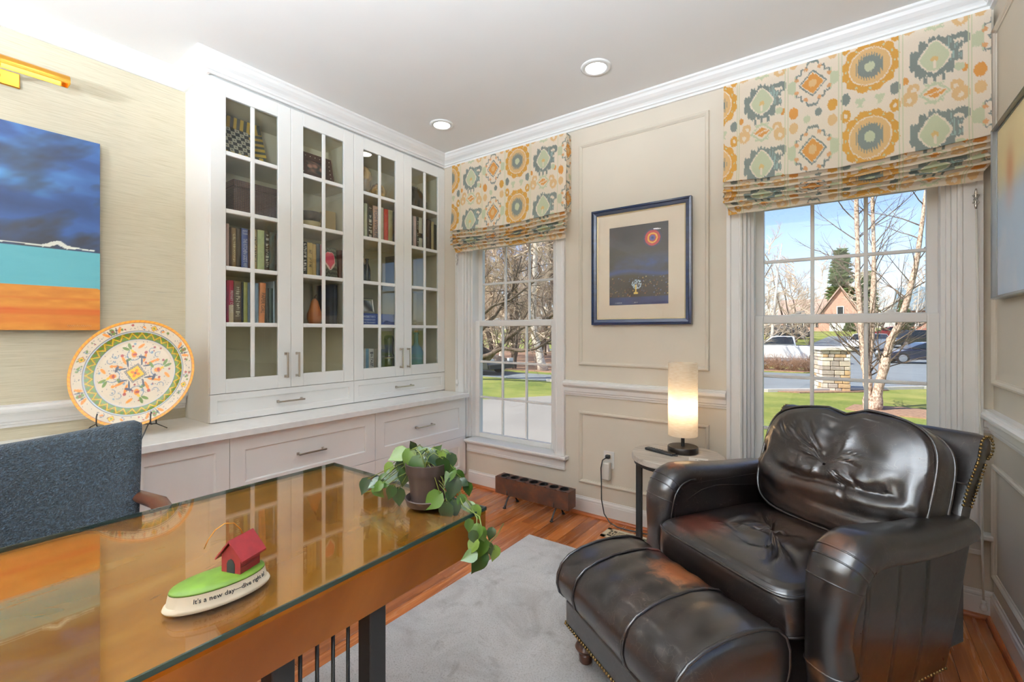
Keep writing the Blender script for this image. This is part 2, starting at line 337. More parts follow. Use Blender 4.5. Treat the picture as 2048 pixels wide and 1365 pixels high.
# ---------------------------------------------------------------- unseen uplights added behind the viewer, fill light bounced off the ceiling
for lx_, ly_, kw_, lab in ((-.05, -.5, 1.2, 'added brass fill uplight behind the viewer by the right wall'), (-1.3, -1.4, 1.05, 'added brass fill uplight behind the viewer in the middle of the room'), (-2.5, -2.1, .25, 'added brass fill uplight behind the viewer near the papered wall')):
    t = thing('fill_uplight', lab, 'floor lamp', (lx_, ly_, 0), group='added fill uplights behind the viewer', local=True)
    obj('base', MB().lathe([(.14, .0005), (.14, .015), (.03, .03)], n=32), M['brass'], t, smooth=40); obj('pole', MB().lathe([(.012, .025), (.012, 1.64)], n=12), M['brass'], t, smooth=40)
    obj('bowl', MB().lathe([(.02, 1.63), (.09, 1.65), (.17, 1.72), (.2, 1.77), (.194, 1.77), (.164, 1.725), (.085, 1.66), (.01, 1.64)], n=40), M['brass'], t, smooth=40); obj('diffuser', MB().lathe([(.188, 1.755), (.002, 1.758)], n=40), emit('fill_uplight_diffuser', (.86, .98, 1.13), kw_ * UP_W / (PI * PI * .188 ** 2)), t)
# ================================================================ built-in cabinets
def bar_pull(mb, c, length, axis, out=(1, 0, 0), post=.03):
    cx, cy, cz = c; h = length / 2; r = .005
    for sgn in (-1, 1):
        dy, dz = (sgn * (h - .008), 0) if axis == 'y' else (0, sgn * (h - .008))
        mb.box(cx, cx + post, cy + dy - r, cy + dy + r, cz + dz - r, cz + dz + r)
        mb.box(cx, cx + .004, cy + dy - .008, cy + dy + .008, cz + dz - .008, cz + dz + .008)
    if axis == 'y': mb.box(cx + post - .004, cx + post + .006, cy - h, cy + h, cz - r, cz + r)
    else: mb.box(cx + post - .004, cx + post + .006, cy - r, cy + r, cz - h, cz + h)
    return mb
def shaker(mb, x, y0, y1, z0, z1, st=.062, th=.02, rec=.008):
    """recessed-panel front: outer face at x"""
    mb.box(x - th, x, y0, y0 + st, z0, z1).box(x - th, x, y1 - st, y1, z0, z1).box(x - th, x, y0 + st, y1 - st, z0, z0 + st).box(x - th, x, y0 + st, y1 - st, z1 - st, z1)
    mb.box(x - th, x - rec, y0 + st, y1 - st, z0 + st, z1 - st)
    s2 = .006                                                                  # small inner bead
    mb.sweep([(0, -rec), (0, -.001), (s2, -.004), (s2, -rec)], [(x, y0 + st, z0 + st), (x, y1 - st, z0 + st), (x, y1 - st, z1 - st), (x, y0 + st, z1 - st)], (1, 0, 0), closed=True)
    return mb
ROWZ = [.996, 1.303, 1.621, 1.944, 2.269, 2.579]
SH = [1.303, 1.62, 1.943, 2.27]
def upper_unit(y0, y1, label, hy):
    t = thing('upper_cabinet', label, 'cabinet', ((XL + XF) / 2, (y0 + y1) / 2, .757))
    b = MB(); xb = XF - .021; g = .018
    b.box(XL, xb, y0, y0 + g, .757, 2.69).box(XL, xb, y1 - g, y1, .757, 2.69).box(XL, xb, y0 + g, y1 - g, 2.6, 2.69).box(XL, xb, y0 + g, y1 - g, .757, .775).box(XL, xb, y0 + g, y1 - g, .912, .935)
    obj('body', b, M['cab'], t, bevel=.001, seg=1)
    li = MB().box(XL, XL + .012, y0 + g, y1 - g, .775, 2.6)
    li.box(XL + .012, xb - .012, y0 + g, y0 + g + .002, .936, 2.599).box(XL + .012, xb - .012, y1 - g - .002, y1 - g, .936, 2.599).box(XL + .012, xb - .012, y0 + g, y1 - g, .9351, .937).box(XL + .012, xb - .012, y0 + g, y1 - g, 2.596, 2.5999)
    obj('back_panel', li, M['cab_in'], t)
    for z in SH: obj('shelf', MB().box(XL + .012, xb - .006, y0 + g + .002, y1 - g - .002, z - .01, z + .01), M['cab_in'], t, bevel=.002, seg=1)
    ym = (y0 + y1) / 2
    for k, (a, c) in enumerate(((y0 + .0015, ym - .0012), (ym + .0012, y1 - .0015))):
        st = .079; m = MB(); zt, zb, x1, x0 = 2.664, .9165, XF, XF - .02
        m.box(x0, x1, a, a + st, zb, zt).box(x0, x1, c - st, c, zb, zt).box(x0, x1, a + st, c - st, zb, ROWZ[0]).box(x0, x1, a + st, c - st, ROWZ[5], zt)
        d = obj('door', m, M['cab'], t, bevel=.002, seg=1)
        gy0, gy1 = a + st, c - st; gm = (gy0 + gy1) / 2
        obj('muntin', MB().box(x0 + .002, x1 - .003, gm - .0115, gm + .0115, ROWZ[0], ROWZ[5]), M['cab'], d, bevel=.004)
        for z in ROWZ[1:5]: obj('muntin', MB().box(x0 + .0025, x1 - .0035, gy0, gy1, z - .0125, z + .0125), M['cab'], d, bevel=.004)
        for i in range(5):
            for a_, c_ in ((gy0, gm), (gm, gy1)):
                obj('pane', MB().box(x0 + .007, x0 + .010, a_, c_, ROWZ[i], ROWZ[i + 1]), M['pane'], d)
        hyk = ym - .036 if k == 0 else ym + .036
        obj('handle', bar_pull(MB(), (XF, hyk, 1.057), .155, 'z'), M['nickel'], d, bevel=.0012, seg=1)
    dr = obj('drawer', shaker(MB(), XF, y0 + .0015, y1 - .0015, .7615, .9135, .034), M['cab'], t)
    obj('handle', bar_pull(MB(), (XF - .008, hy, .835), .165, 'y'), M['nickel'], dr, bevel=.0012, seg=1)
    return t
YM = (CY0 + D) / 2
upper_unit(CY0, YM, 'white glass-fronted cabinet above the counter, the one nearer the round platter', 1.494)
upper_unit(YM, D, 'white glass-fronted cabinet above the counter, the one in the corner by the window', 2.405)
struct('trim_10', MB().box(XL, XF - .001, CY0, D, 2.69, ZC - .0), M['white'], 'white frieze board between glass cabinets and crown moulding', 'trim')
ct = obj('countertop', MB().box(XL, -2.5, -.8, 2.832, .722, .757), M['quartz'], bevel=.003); tag(ct, 'long white quartz countertop on the base cabinets', 'countertop')
XC = -2.54
def base_unit(y0, y1, label, kind):
    t = thing('base_cabinet', label, 'cabinet', ((XL + XC) / 2, (y0 + y1) / 2, 0))
    obj('body', MB().box(XL + .022, XC - .021, y0, y1, .085, .722).box(XL + .022, XC - .07, y0, y1, 0, .085), M['cab'], t)
    if kind == 'drawers':
        for z0, z1 in ((.4015, .7165), (.089, .3985)):
            d = obj('drawer', shaker(MB(), XC, y0 + .0015, y1 - .0015, z0, z1, .072), M['cab'], t)
            obj('handle', bar_pull(MB(), (XC - .008, (y0 + y1) / 2 - .006, (z0 + z1) / 2), .17, 'y'), M['nickel'], d, bevel=.0012, seg=1)
    else:
        ym = (y0 + y1) / 2
        for k, (a, c) in enumerate(((y0 + .0015, ym - .0012), (ym + .0012, y1 - .0015))):
            d = obj('door', shaker(MB(), XC, a, c, .089, .7165, .062), M['cab'], t)
            obj('handle', bar_pull(MB(), (XC, (c - .03) if k == 0 else (a + .03), .30), .155, 'z'), M['nickel'], d, bevel=.0012, seg=1)
base_unit(-.78, .2, 'white base cabinet under the counter at its far end behind the blue chair', 'doors')
base_unit(.2, 1.037, 'white base cabinet with two panel doors beside the blue chair', 'doors')
base_unit(1.037, 1.932, 'white two-drawer base cabinet in the middle of the counter', 'drawers')
base_unit(1.932, 2.832, 'white two-drawer base cabinet next to the window', 'drawers')
# ---------------------------------------------------------------- books
def spineM(x, y, z): return Matrix(((0, 0, 1, x), (0, 1, 0, y), (-1, 0, 0, z), (0, 0, 0, 1)))
def faceM(x, y, z): return Matrix(((0, 0, 1, x), (1, 0, 0, y), (0, 1, 0, z), (0, 0, 0, 1)))
BK = {}
def bmat(c, rough=.55):
    if c not in BK: BK[c] = plain('book_cover_%02x%02x%02x' % c, S(*c), rough, var=.10, vs=25)
    return BK[c]
def worn_marks(seed, size):
    """small illegible strokes for spines whose print cannot be read"""
    r_ = random.Random(int(seed * 1e4)); m = MB(); x = 0.0
    for k in range(r_.randint(11, 17)):
        w_ = size * r_.uniform(.12, .42); h_ = size * r_.uniform(.22, .34)
        if r_.random() > .14: m.box(x, x + w_ * .4, -h_, h_, 0, .0004).box(x, x + w_, h_ * r_.choice((-1, .1, .7)) - size * .04, h_ * r_.choice((-.8, .2, .9)) + size * .06, 0, .0004)
        x += w_ + size * .16
    for i in range(len(m.v)): m.v[i] = (m.v[i][0] - x / 2, m.v[i][1], m.v[i][2])
    return m
def book(y0, y1, h, zs, col, label, title=None, tcol=(235, 228, 205), tsize=.5, author=None, band=None, x=-2.862, depth=.165, lean=0):
    yc = (y0 + y1) / 2; t = thing('book', label, 'book', (x - depth / 2, yc, zs), group='books behind the cabinet glass')
    y0 += .0008; y1 -= .0008; w = y1 - y0; th = min(.0028, w * .22)
    Mx = tr(x, yc, zs) @ rot('X', lean) @ tr(-x, -yc, -zs)
    c = MB().box(x - depth, x - .004, y0, y0 + th, zs, zs + h).box(x - depth, x - .004, y1 - th, y1, zs, zs + h)
    n = 5; arc = [(x - .004 + .004 * math.sin(PI * i / n), y0 + w * i / n) for i in range(n + 1)]
    c.prism([(x - .007, y1), (x - .007, y0)] + arc, zs, zs + h, 'z')
    obj('cover', c.xf(Mx), bmat(col), t)
    obj('pages', MB().box(x - depth + .004, x - .007, y0 + th, y1 - th, zs + .004, zs + h - .004).xf(Mx), M['paper'], t)
    if band:
        z0, z1, bc = band; obj('label_band', MB().prism([(a + .0006, b) for a, b in arc] + [(x - .004, y1), (x - .004, y0)], zs + h * z0, zs + h * z1, 'z').xf(Mx), bmat(bc), t)
    if title:
        m = worn_marks(yc, min(w * .8, .03)) if title == '~' else text_mb(title, min(w * .8, .03)); L_ = max(v[0] for v in m.v) - min(v[0] for v in m.v); k = h * tsize / L_
        sy = min(w * .62 / (max(v[1] for v in m.v) - min(v[1] for v in m.v)), 1.6)
        m.v = [(v[0] * k, v[1] * sy, v[2]) for v in m.v]
        ofs = 0 if not author else h * .11
        obj('title', m.xf(Mx @ spineM(x + .0008, yc, zs + h / 2 - ofs)), bmat(tcol), t)
    if author:
        m = text_mb(author, w * .42); lw = max(v[0] for v in m.v) - min(v[0] for v in m.v); k = min(1, w * .8 / lw); m.v = [(v[0] * k, v[1] * k * 1.2, v[2]) for v in m.v]
        obj('author', m.xf(Mx @ faceM(x + .0008, yc, zs + h * .90)), bmat(tcol), t)
def row(zs, items, where):
    for it in items:
        y0, y1, h, col, lab = it[:5]; book(y0, y1, h, zs, col, lab + ' ' + where, **(it[5] if len(it) > 5 else {}))
row(1.63, [(1.075, 1.148, .24, (92, 70, 52), 'thick brown book hidden at the far left end'),
    (1.15, 1.168, .253, (214, 178, 168), 'pale pink thin book leftmost'), (1.171, 1.181, .236, (96, 62, 40), 'thin reddish brown book right after the pale pink one'),
    (1.181, 1.205, .236, (150, 116, 74), 'light brown book with cream title', dict(title='~', tcol=(240, 225, 180), tsize=.7)), (1.206, 1.232, .235, (74, 58, 38), 'plain dark brown book left of the blue one'),
    (1.233, 1.27, .242, (84, 98, 160), 'blue book with white title about a kitchen', dict(title="THE KITCHEN GOD'S WIFE", tcol=(236, 236, 240), tsize=.72, author='AMY\nTAN')), (1.271, 1.292, .24, (92, 52, 46), 'maroon book right of the blue one'),
    (1.297, 1.321, .248, (196, 170, 124), 'tan black-lettered book left of the pale green one', dict(title='~', tcol=(30, 28, 26), tsize=.6)), (1.323, 1.365, .249, (196, 204, 150), 'thick pale green book'),
    (1.365, 1.395, .249, (44, 38, 32), 'black white-lettered book right of the pale green one', dict(title='~', tcol=(220, 216, 200), tsize=.8)), (1.395, 1.427, .248, (70, 84, 74), 'dark grey green book'),
    (1.427, 1.453, .244, (40, 36, 34), 'black book rightmost of its row')], 'on the leftmost door\'s middle shelf')
row(1.313, [(1.075, 1.15, .235, (120, 96, 70), 'brown book at the far left end'), (1.152, 1.165, .245, (160, 24, 60), 'thin crimson book leftmost'),
    (1.165, 1.191, .247, (186, 30, 68), 'crimson book with white title and cream foot', dict(title='PRIMARY COLORS', tcol=(244, 232, 224), tsize=.52, band=(0, .42, (228, 204, 170)))),
    (1.192, 1.233, .244, (112, 88, 56), 'wide olive brown book with cream script', dict(title='~', tcol=(232, 222, 190), tsize=.7)), (1.233, 1.245, .241, (30, 32, 32), 'thin black book'),
    (1.245, 1.268, .242, (176, 172, 98), 'yellow green book'), (1.268, 1.292, .241, (116, 132, 146), 'grey blue book'), (1.309, 1.331, .242, (148, 170, 190), 'pale blue book left of the orange one'),
    (1.331, 1.366, .247, (226, 140, 82), 'orange book with black title', dict(title='PAPER GIRL', tcol=(50, 34, 28), tsize=.5, lean=-2)), (1.372, 1.392, .216, (60, 58, 40), 'dark olive book right of the orange one'),
    (1.392, 1.417, .218, (66, 80, 66), 'dark green book'), (1.417, 1.431, .262, (170, 188, 200), 'tall thin pale blue book rightmost of its row')], 'on the leftmost door\'s lower shelf')
row(1.63, [(1.606, 1.64, .223, (34, 38, 34), 'black book with white lettering left of the tan pair', dict(title='~', tcol=(226, 224, 214), tsize=.8)), (1.64, 1.678, .222, (206, 172, 104), 'wider tan book of the pair', dict(title='~', tcol=(90, 76, 40), tsize=.5)),
    (1.678, 1.704, .217, (200, 162, 96), 'narrower tan book of the pair'), (1.704, 1.73, .225, (82, 92, 100), 'slate grey book right of the tan pair'), (1.733, 1.748, .222, (196, 130, 130), 'thin dusty pink book'), (1.874, 1.902, .205, (92, 48, 28), 'rust brown book behind the heart card')],
    'on the second door\'s middle shelf')
row(1.953, [(2.04, 2.079, .253, (120, 104, 52), 'olive book leftmost'), (2.081, 2.109, .26, (204, 206, 176), 'pale green book'), (2.109, 2.155, .261, (46, 46, 42), 'black and white patterned book', dict(title='~', tcol=(224, 220, 210), tsize=.85)),
    (2.159, 2.206, .258, (208, 168, 150), 'dusty pink book with tall blue grey letters', dict(title='TOM WOLFE', tcol=(90, 96, 124), tsize=.85)), (2.213, 2.231, .255, (120, 60, 50), 'thin brick book'), (2.231, 2.257, .26, (216, 206, 186), 'cream book left of the red one'),
    (2.263, 2.302, .257, (206, 62, 50), 'bright red book'), (2.302, 2.344, .258, (186, 176, 126), 'pale olive book right of the red one'), (2.344, 2.37, .253, (58, 52, 50), 'charcoal book rightmost of its row')], 'on the third door\'s upper shelf')
row(1.953, [(2.535, 2.556, .26, (120, 120, 116), 'grey book leftmost'), (2.556, 2.589, .262, (224, 196, 192), 'pale pink and white book'), (2.589, 2.616, .259, (40, 42, 38), 'black book with white lettering', dict(title='~', tcol=(226, 222, 208), tsize=.8)),
    (2.616, 2.657, .262, (212, 208, 186), 'off white book with a dark mark', dict(band=(.35, .5, (70, 66, 60)))), (2.666, 2.701, .263, (86, 44, 46), 'dark maroon book'), (2.705, 2.756, .264, (92, 70, 54), 'wide brown book'),
    (2.758, 2.788, .255, (206, 186, 138), 'cream book'), (2.788, 2.824, .235, (48, 54, 36), 'dark green book')], 'on the rightmost door\'s upper shelf')
row(.937, [(2.05, 2.079, .19, (172, 178, 178), 'grey paperback leftmost'), (2.079, 2.096, .2, (196, 196, 186), 'white paperback'), (2.096, 2.122, .199, (110, 160, 186), 'light blue paperback'), (2.122, 2.167, .198, (212, 208, 196), 'white book with black flourishes', dict(title='~', tcol=(40, 40, 40), tsize=.8)),
    (2.167, 2.208, .193, (140, 128, 104), 'taupe book'), (2.236, 2.269, .188, (52, 62, 74), 'navy book beside the dark vase')], 'on the third door\'s bottom shelf')
row(1.313, [(1.592, 1.612, .27, (150, 150, 150), 'grey patterned tall book leftmost'), (1.80, 1.832, .275, (34, 36, 42), 'tall black binder'), (1.833, 1.862, .275, (44, 48, 56), 'tall charcoal binder')], 'on the second door\'s lower shelf')
row(1.63, [(2.40, 2.43, .24, (90, 84, 70), 'drab book standing alone')], 'on the third door\'s middle shelf')
# ---------------------------------------------------------------- things on the shelves
def grid_paint(nu, nv, pos, paint):
    """dense sheet; pos(u, v) -> xyz arrays, paint(u, v) -> rgb arrays (0..255 sRGB)"""
    u, v = np.meshgrid(np.linspace(0, 1, nu), np.linspace(0, 1, nv)); u = u.ravel(); v = v.ravel()
    P = np.stack(pos(u, v), 1); Cc = np.stack(paint(u, v), 1) / 255.0
    Cc = np.where(Cc <= .04045, Cc / 12.92, ((np.clip(Cc, 0, 2) + .055) / 1.055) ** 2.4)
    m = MB(); m.v = [tuple(p) for p in P.tolist()]; i = np.arange(nu * nv).reshape(nv, nu)
    m.f = [tuple(q) for q in np.stack([i[:-1, :-1].ravel(), i[:-1, 1:].ravel(), i[1:, 1:].ravel(), i[1:, :-1].ravel()], 1).tolist()]; m.c = Cc
    return m
def blend(base, mask, col):
    mask = np.clip(mask, 0, 1)[:, None]; return base * (1 - mask) + np.array(col, float)[None] * mask
M['paint'] = painted('printed_surface', .5); M['glaze'] = painted('painted_ceramic_glaze', .3); M['canvas'] = painted('oil_on_canvas', .45)
# checkerboard tray with striped rim standing at the back of the top shelf
def tray_paint(u, v):
    c = np.full((u.size, 3), 0.) + [200, 160, 40]
    inn = (u > .2) & (u < .8) & (v > .22) & (v < .78)
    top = (v > .78) | (v < .22); st = np.where(top, np.floor(u * 18), np.floor(v * 16)) % 2
    c[st == 1] = [58, 62, 44]
    k = (np.floor((u - .2) / .6 * 8) + np.floor((v - .22) / .56 * 7)) % 2
    c[inn & (k == 0)] = [36, 38, 34]; c[inn & (k == 1)] = [206, 198, 176]
    fu = ((u - .2) / .6 * 8) % 1; fv = ((v - .22) / .56 * 7) % 1
    c[inn & (k == 1) & (np.hypot(fu - .5, fv - .5) < .22)] = [120, 110, 86]
    return c[:, 0], c[:, 1], c[:, 2]
def tray_pos(u, v):
    e = np.maximum(np.abs(u - .5) * 2, np.abs(v - .5) * 2); lift = np.clip((e - .6) / .4, 0, 1) * .035
    return -3.02 - (v - .5) * .12 + lift, 1.075 + u * .345, 2.284 + v * .30 + 0 * u
o = thing('checkered_tray', 'black and white checkered tray with yellow striped rim on the top shelf', 'tray', (-3.0, 1.25, 2.28))
obj('painted_face', grid_paint(140, 120, tray_pos, tray_paint), M['paint'], o)
bm_ = MB().grid(lambda u, v: (-3.026 - (v - .5) * .12, 1.08 + u * .335, 2.2845 + v * .295), 2, 2); obj('tray_back', bm_, M['wood_dark'], o)
# woven basket box
t = NT('woven_rattan');
wv = t.n('ShaderNodeTexWave', Vector=t.co(), Scale=32.0, _bands_direction='Y'); wv2 = t.n('ShaderNodeTexWave', Vector=t.co(), Scale=32.0, _bands_direction='Z'); k_ = t.math('MULTIPLY', wv.outputs['Fac'], wv2.outputs['Fac'])
t.set(Base_Color=t.ramp(k_, [(.05, S(40, 24, 20)), (.5, S(122, 84, 64))]), Roughness=.45); t.bump(k_, .6, .004); M['rattan'] = t.m
o = thing('woven_basket', 'dark brown woven box on the second shelf behind the leftmost door', 'basket', (-2.97, 1.32, 1.953))
obj('box_body', MB().box(-3.09, -2.86, 1.19, 1.47, 1.953, 2.105), M['rattan'], o, bevel=.006); obj('lid', MB().box(-3.095, -2.855, 1.185, 1.475, 2.106, 2.15), M['rattan'], o, bevel=.008)
# dotted dark photo frame, leaning
o = thing('photo_frame', 'wide dark brown photo frame with pale dots on the top shelf', 'photo frame', (-2.93, 1.73, 2.28)); Ml = tr(-2.9, 1.74, 2.281) @ rot('Y', -14)
fr = MB().box(-.018, 0, -.125, .125, 0, .06).box(-.018, 0, -.125, .125, .155, .205).box(-.018, 0, -.125, -.068, .06, .155).box(-.018, 0, .068, .125, .06, .155); obj('frame', fr.xf(Ml), M['wood_dark'], o)
dm = MB()
for i in range(7):
    for z in (.03, .18): dm.sphere((.001, -.105 + i * .035, z), .0035, 6, 4)
for i in range(4):
    for y in (-.1, .1): dm.sphere((.001, y, .055 + i * .03), .0035, 6, 4)
obj('pale_dots', dm.xf(Ml), M['paper'], o)
def photo_paint(u, v):
    n = np.sin(u * 9 + 2 * np.sin(v * 7)) * np.cos(v * 8 + u * 3); c = np.stack([90 + 60 * n, 70 + 30 * n, 60 + 25 * n], 1)
    for cx, cy in ((.2, .55), (.5, .65), (.82, .5)): c = blend(c, 1.6 - 9 * np.hypot(u - cx, (v - cy) * .8), (196, 140, 120))
    return c[:, 0], c[:, 1], c[:, 2]
p = grid_paint(40, 28, lambda u, v: (-.01 + 0 * u, -.068 + .136 * u, .06 + .095 * v), photo_paint); obj('photograph', p.xf(Ml), M['paint'], o)
# stacked bowls, box
o = tag(obj('pottery_bowl', MB().lathe([(.03, 0), (.045, .004), (.062, .03), (.07, .052), (.066, .052), (.058, .03), (.04, .01), (.002, .008)], (-2.94, 1.70, 1.953), 28), plain('cream_terracotta_bowl', S(206, 182, 134), .3, var=.2, vs=9), smooth=40), 'small cream and terracotta bowl on the second shelf', 'bowl')
o = tag(obj('pewter_bowl', MB().lathe([(.03, 0), (.05, .006), (.068, .022), (.078, .062), (.074, .062), (.062, .026), (.002, .012)], (-2.94, 1.70, 2.006), 28), plain('dark_pewter_bowl', S(92, 82, 74), .35, metal=.5, var=.4, vs=30, bump=.4, bs=50), smooth=40), 'dark textured bowl stacked on the cream bowl', 'bowl')
tag(obj('cardboard_box', MB().box(-3.09, -2.96, 1.83, 1.91, 1.953, 2.12), plain('tan_carton', S(190, 160, 108), .7), bevel=.003), 'plain tan box standing at the back of the second shelf', 'box')
# heart card
def card_paint(u, v):
    n = np.sin(u * 38) * np.sin(v * 46 + 3 * np.sin(u * 20)) + .5 * np.sin(u * 71 + v * 37); c = np.stack([92 + 40 * n, 92 + 40 * n, 76 + 30 * n], 1)
    X = (u - .45) * 2.1; Y = (v - .56) * 2.9; h_ = (X * X + Y * Y - .42) ** 3 - X * X * Y ** 3 * .55
    c = blend(c, (h_ < .028).astype(float), (232, 190, 176)); c = blend(c, (h_ < .002).astype(float), (222, 70, 92)); return c[:, 0], c[:, 1], c[:, 2]
o = thing('heart_card', 'upright floral card with a large pink heart on the middle shelf', 'card', (-2.868, 1.817, 1.63)); Mh = tr(-2.868, 1.817, 1.6305) @ rot('Y', -5)
obj('printed_front', grid_paint(70, 100, lambda u, v: (.0012 + 0 * u, -.048 + .096 * u, .216 * v), card_paint).xf(Mh), M['paint'], o); obj('card_board', MB().box(-.001, .001, -.048, .048, 0, .216).xf(Mh), M['paper'], o)
# glazed egg vases
t = NT('dripped_glaze'); nz = t.noise(t.co(scale=(60, 60, 7)), 1.0, 4); n5 = t.noise(t.co(), 14, 3); t.set(Base_Color=t.mix(t.ramp(n5, [(.42, (0, 0, 0)), (.58, (1, 1, 1))]), t.ramp(nz, [(.3, S(206, 158, 96)), (.7, S(236, 204, 150))]), S(140, 116, 84)), Roughness=.1, Coat_Weight=.8); M['glazed'] = t.m
tag(obj('egg_vase', MB().lathe([(.026, 0), (.036, .01), (.042, .05), (.05, .1), (.056, .14), (.05, .18), (.034, .21), (.014, .226), (.008, .228)], (-2.93, 2.13, 2.28), 28), M['glazed'], smooth=True), 'larger egg-shaped glazed tan vase on the top shelf', 'vase')
tag(obj('egg_vase', MB().lathe([(.03, 0), (.044, .012), (.056, .05), (.056, .08), (.044, .11), (.02, .128), (.008, .132)], (-2.93, 2.255, 2.28), 28), M['glazed'], smooth=True), 'smaller round glazed tan vase on the top shelf', 'vase')
# dark platter with silver beads
o = thing('beaded_platter', 'dark round platter with silver beads leaning on the top shelf', 'platter', (-2.97, 2.70, 2.28)); Mp = tr(-2.985, 2.70, 2.405) @ rot('Y', 78)
obj('dish', MB().lathe([(.002, .01), (.08, .008), (.115, -.004), (.118, -.008), (.112, -.008), (.08, 0), (.002, .002)], n=40).xf(Mp), plain('dark_wood_dish', S(70, 56, 44), .25, var=.35, vs=18), o, smooth=40)
bd = MB()
for i in range(30): bd.sphere((.112 * math.cos(i * PI / 15), .112 * math.sin(i * PI / 15), .004), .006, 8, 5)
obj('bead_ring', bd.xf(Mp), M['nickel'], o, smooth=True)
M['dkglass'] = plain('dark_bottle_glass', S(28, 34, 32), .06, Coat_Weight=.6)
for yy, hh, lab in ((2.10, .2, 'taller dark glass bottle on the middle shelf behind the third door'), (2.145, .185, 'shorter dark teal glass bottle on the middle shelf behind the third door')):
    o = thing('glass_bottle', lab, 'bottle', (-2.92, yy, 1.63)); obj('bottle_body', MB().lathe([(.024, 0), (.026, .01), (.026, hh * .55), (.018, hh * .7), (.011, hh * .8), (.011, hh * .96)], (-2.92, yy, 1.63), 20), M['dkglass'], o, smooth=40); obj('collar', MB().lathe([(.011, hh * .93), (.014, hh * .94), (.014, hh * .99), (.009, hh)], (-2.92, yy, 1.63), 20), M['dkglass'], o, smooth=40)
# dictionary and silver frame
o = thing('dictionary', 'thick blue dictionary lying flat with white title on its spine', 'book', (-2.95, 2.21, 1.313)); dx = -2.862
obj('cover', MB().box(dx - .2, dx, 2.05, 2.372, 1.3131, 1.319).box(dx - .2, dx, 2.05, 2.372, 1.392, 1.398).box(dx - .006, dx, 2.05, 2.372, 1.319, 1.392), bmat((44, 74, 150)), o, bevel=.002); obj('pages', MB().box(dx - .196, dx - .007, 2.054, 2.368, 1.319, 1.392), M['paper'], o)
for s_, z_, sz in (("WEBSTER'S", 1.374, .022), ('UNABRIDGED', 1.351, .017), ('DICTIONARY', 1.330, .018)): obj('title', text_mb(s_, sz).xf(faceM(dx + .0006, 2.125, z_)), bmat((226, 232, 244)), o)
o = thing('photo_frame', 'small silver photo frame standing on the blue dictionary', 'photo frame', (-2.92, 2.14, 1.398)); Mf = tr(-2.9, 2.14, 1.3985) @ rot('Y', -12)
obj('frame', MB().sweep([(0, 0), (0, .008), (.01, .012), (.018, .008), (.018, 0)], [(0, -.06, 0), (0, .06, 0), (0, .06, .12), (0, -.06, .12)], (1, 0, 0), closed=True).xf(Mf), M['nickel'], o); obj('photograph', grid_paint(20, 20, lambda u, v: (.002 + 0 * u, -.045 + .09 * u, .015 + .09 * v), lambda u, v: tuple(120 + 80 * np.sin(u * 5 + v * 4 + k * .1) for k in range(3))).xf(Mf), M['paint'], o)
obj('back_stand', MB().box(-.008, 0, -.055, .055, .004, .116).xf(Mf), M['black'], o)
# gourd, blue bottle, dark lidded jar
M['gourd'] = plain('orange_gourd_skin', S(188, 104, 44), .4, var=.25, vs=8)
o = thing('gourd', 'orange gourd on the fourth shelf behind the second door', 'gourd', (-2.95, 1.742, 1.313)); obj('gourd_body', MB().lathe([(.02, 0), (.04, .008), (.05, .04), (.05, .07), (.036, .105), (.03, .13), (.022, .16), (.008, .178)], (-2.95, 1.742, 1.313), 24), M['gourd'], o, smooth=True); obj('stem', MB().tube([(-2.95, 1.742, 1.485), (-2.948, 1.745, 1.505), (-2.945, 1.752, 1.518)], [.006, .005, .004], 6), M['wood_dark'], o)
t = NT('aqua_glass'); t.set(Base_Color=S(120, 190, 214), Roughness=.06, Transmission_Weight=.55, IOR=1.3); M['aqua'] = t.m
o = thing('aqua_bottle', 'aqua blue glass bottle on the bottom shelf behind the rightmost door', 'bottle', (-2.93, 2.645, .937)); obj('bottle_body', MB().lathe([(.055, 0), (.066, .01), (.07, .08), (.066, .14), (.045, .19), (.024, .215), (.019, .23), (.018, .3), (.022, .305), (.022, .32)], (-2.93, 2.645, .937), 32), M['aqua'], o, smooth=40)
obj('cork', MB().lathe([(.014, .318), (.015, .34), (.013, .342)], (-2.93, 2.645, .937), 14), plain('cork', S(170, 130, 90), .8), o)
o = thing('dark_jar', 'dark round jar with a pewter band on the bottom shelf', 'jar', (-2.93, 2.36, .937)); obj('jar_body', MB().lathe([(.03, 0), (.052, .01), (.06, .06), (.056, .11), (.036, .15), (.034, .2), (.04, .26), (.036, .29), (.02, .3)], (-2.93, 2.36, .937), 28), M['dkglass'], o, smooth=True); obj('pewter_band', MB().lathe([(.0545, .112), (.057, .114), (.053, .128), (.049, .128)], (-2.93, 2.36, .937), 28), M['nickel'], o, smooth=True)
# ================================================================ wall art, shades, lamp and small things
def fbm(x, y, seed, octv=4):
    """smooth value noise on arrays"""
    r = np.random.RandomState(seed); tot = np.zeros_like(x); a = .5
    for o in range(octv):
        g = r.rand(64, 64); xi = np.floor(x).astype(int); yi = np.floor(y).astype(int); fx = x - xi; fy = y - yi; fx = fx * fx * (3 - 2 * fx); fy = fy * fy * (3 - 2 * fy)
        q = lambda i, j: g[(xi + i) % 64, (yi + j) % 64]
        tot += a * (q(0, 0) * (1 - fx) * (1 - fy) + q(1, 0) * fx * (1 - fy) + q(0, 1) * (1 - fx) * fy + q(1, 1) * fx * fy); x = x * 2.03; y = y * 2.03; a *= .5
    return tot
def rgb(c): return c[:, 0], c[:, 1], c[:, 2]
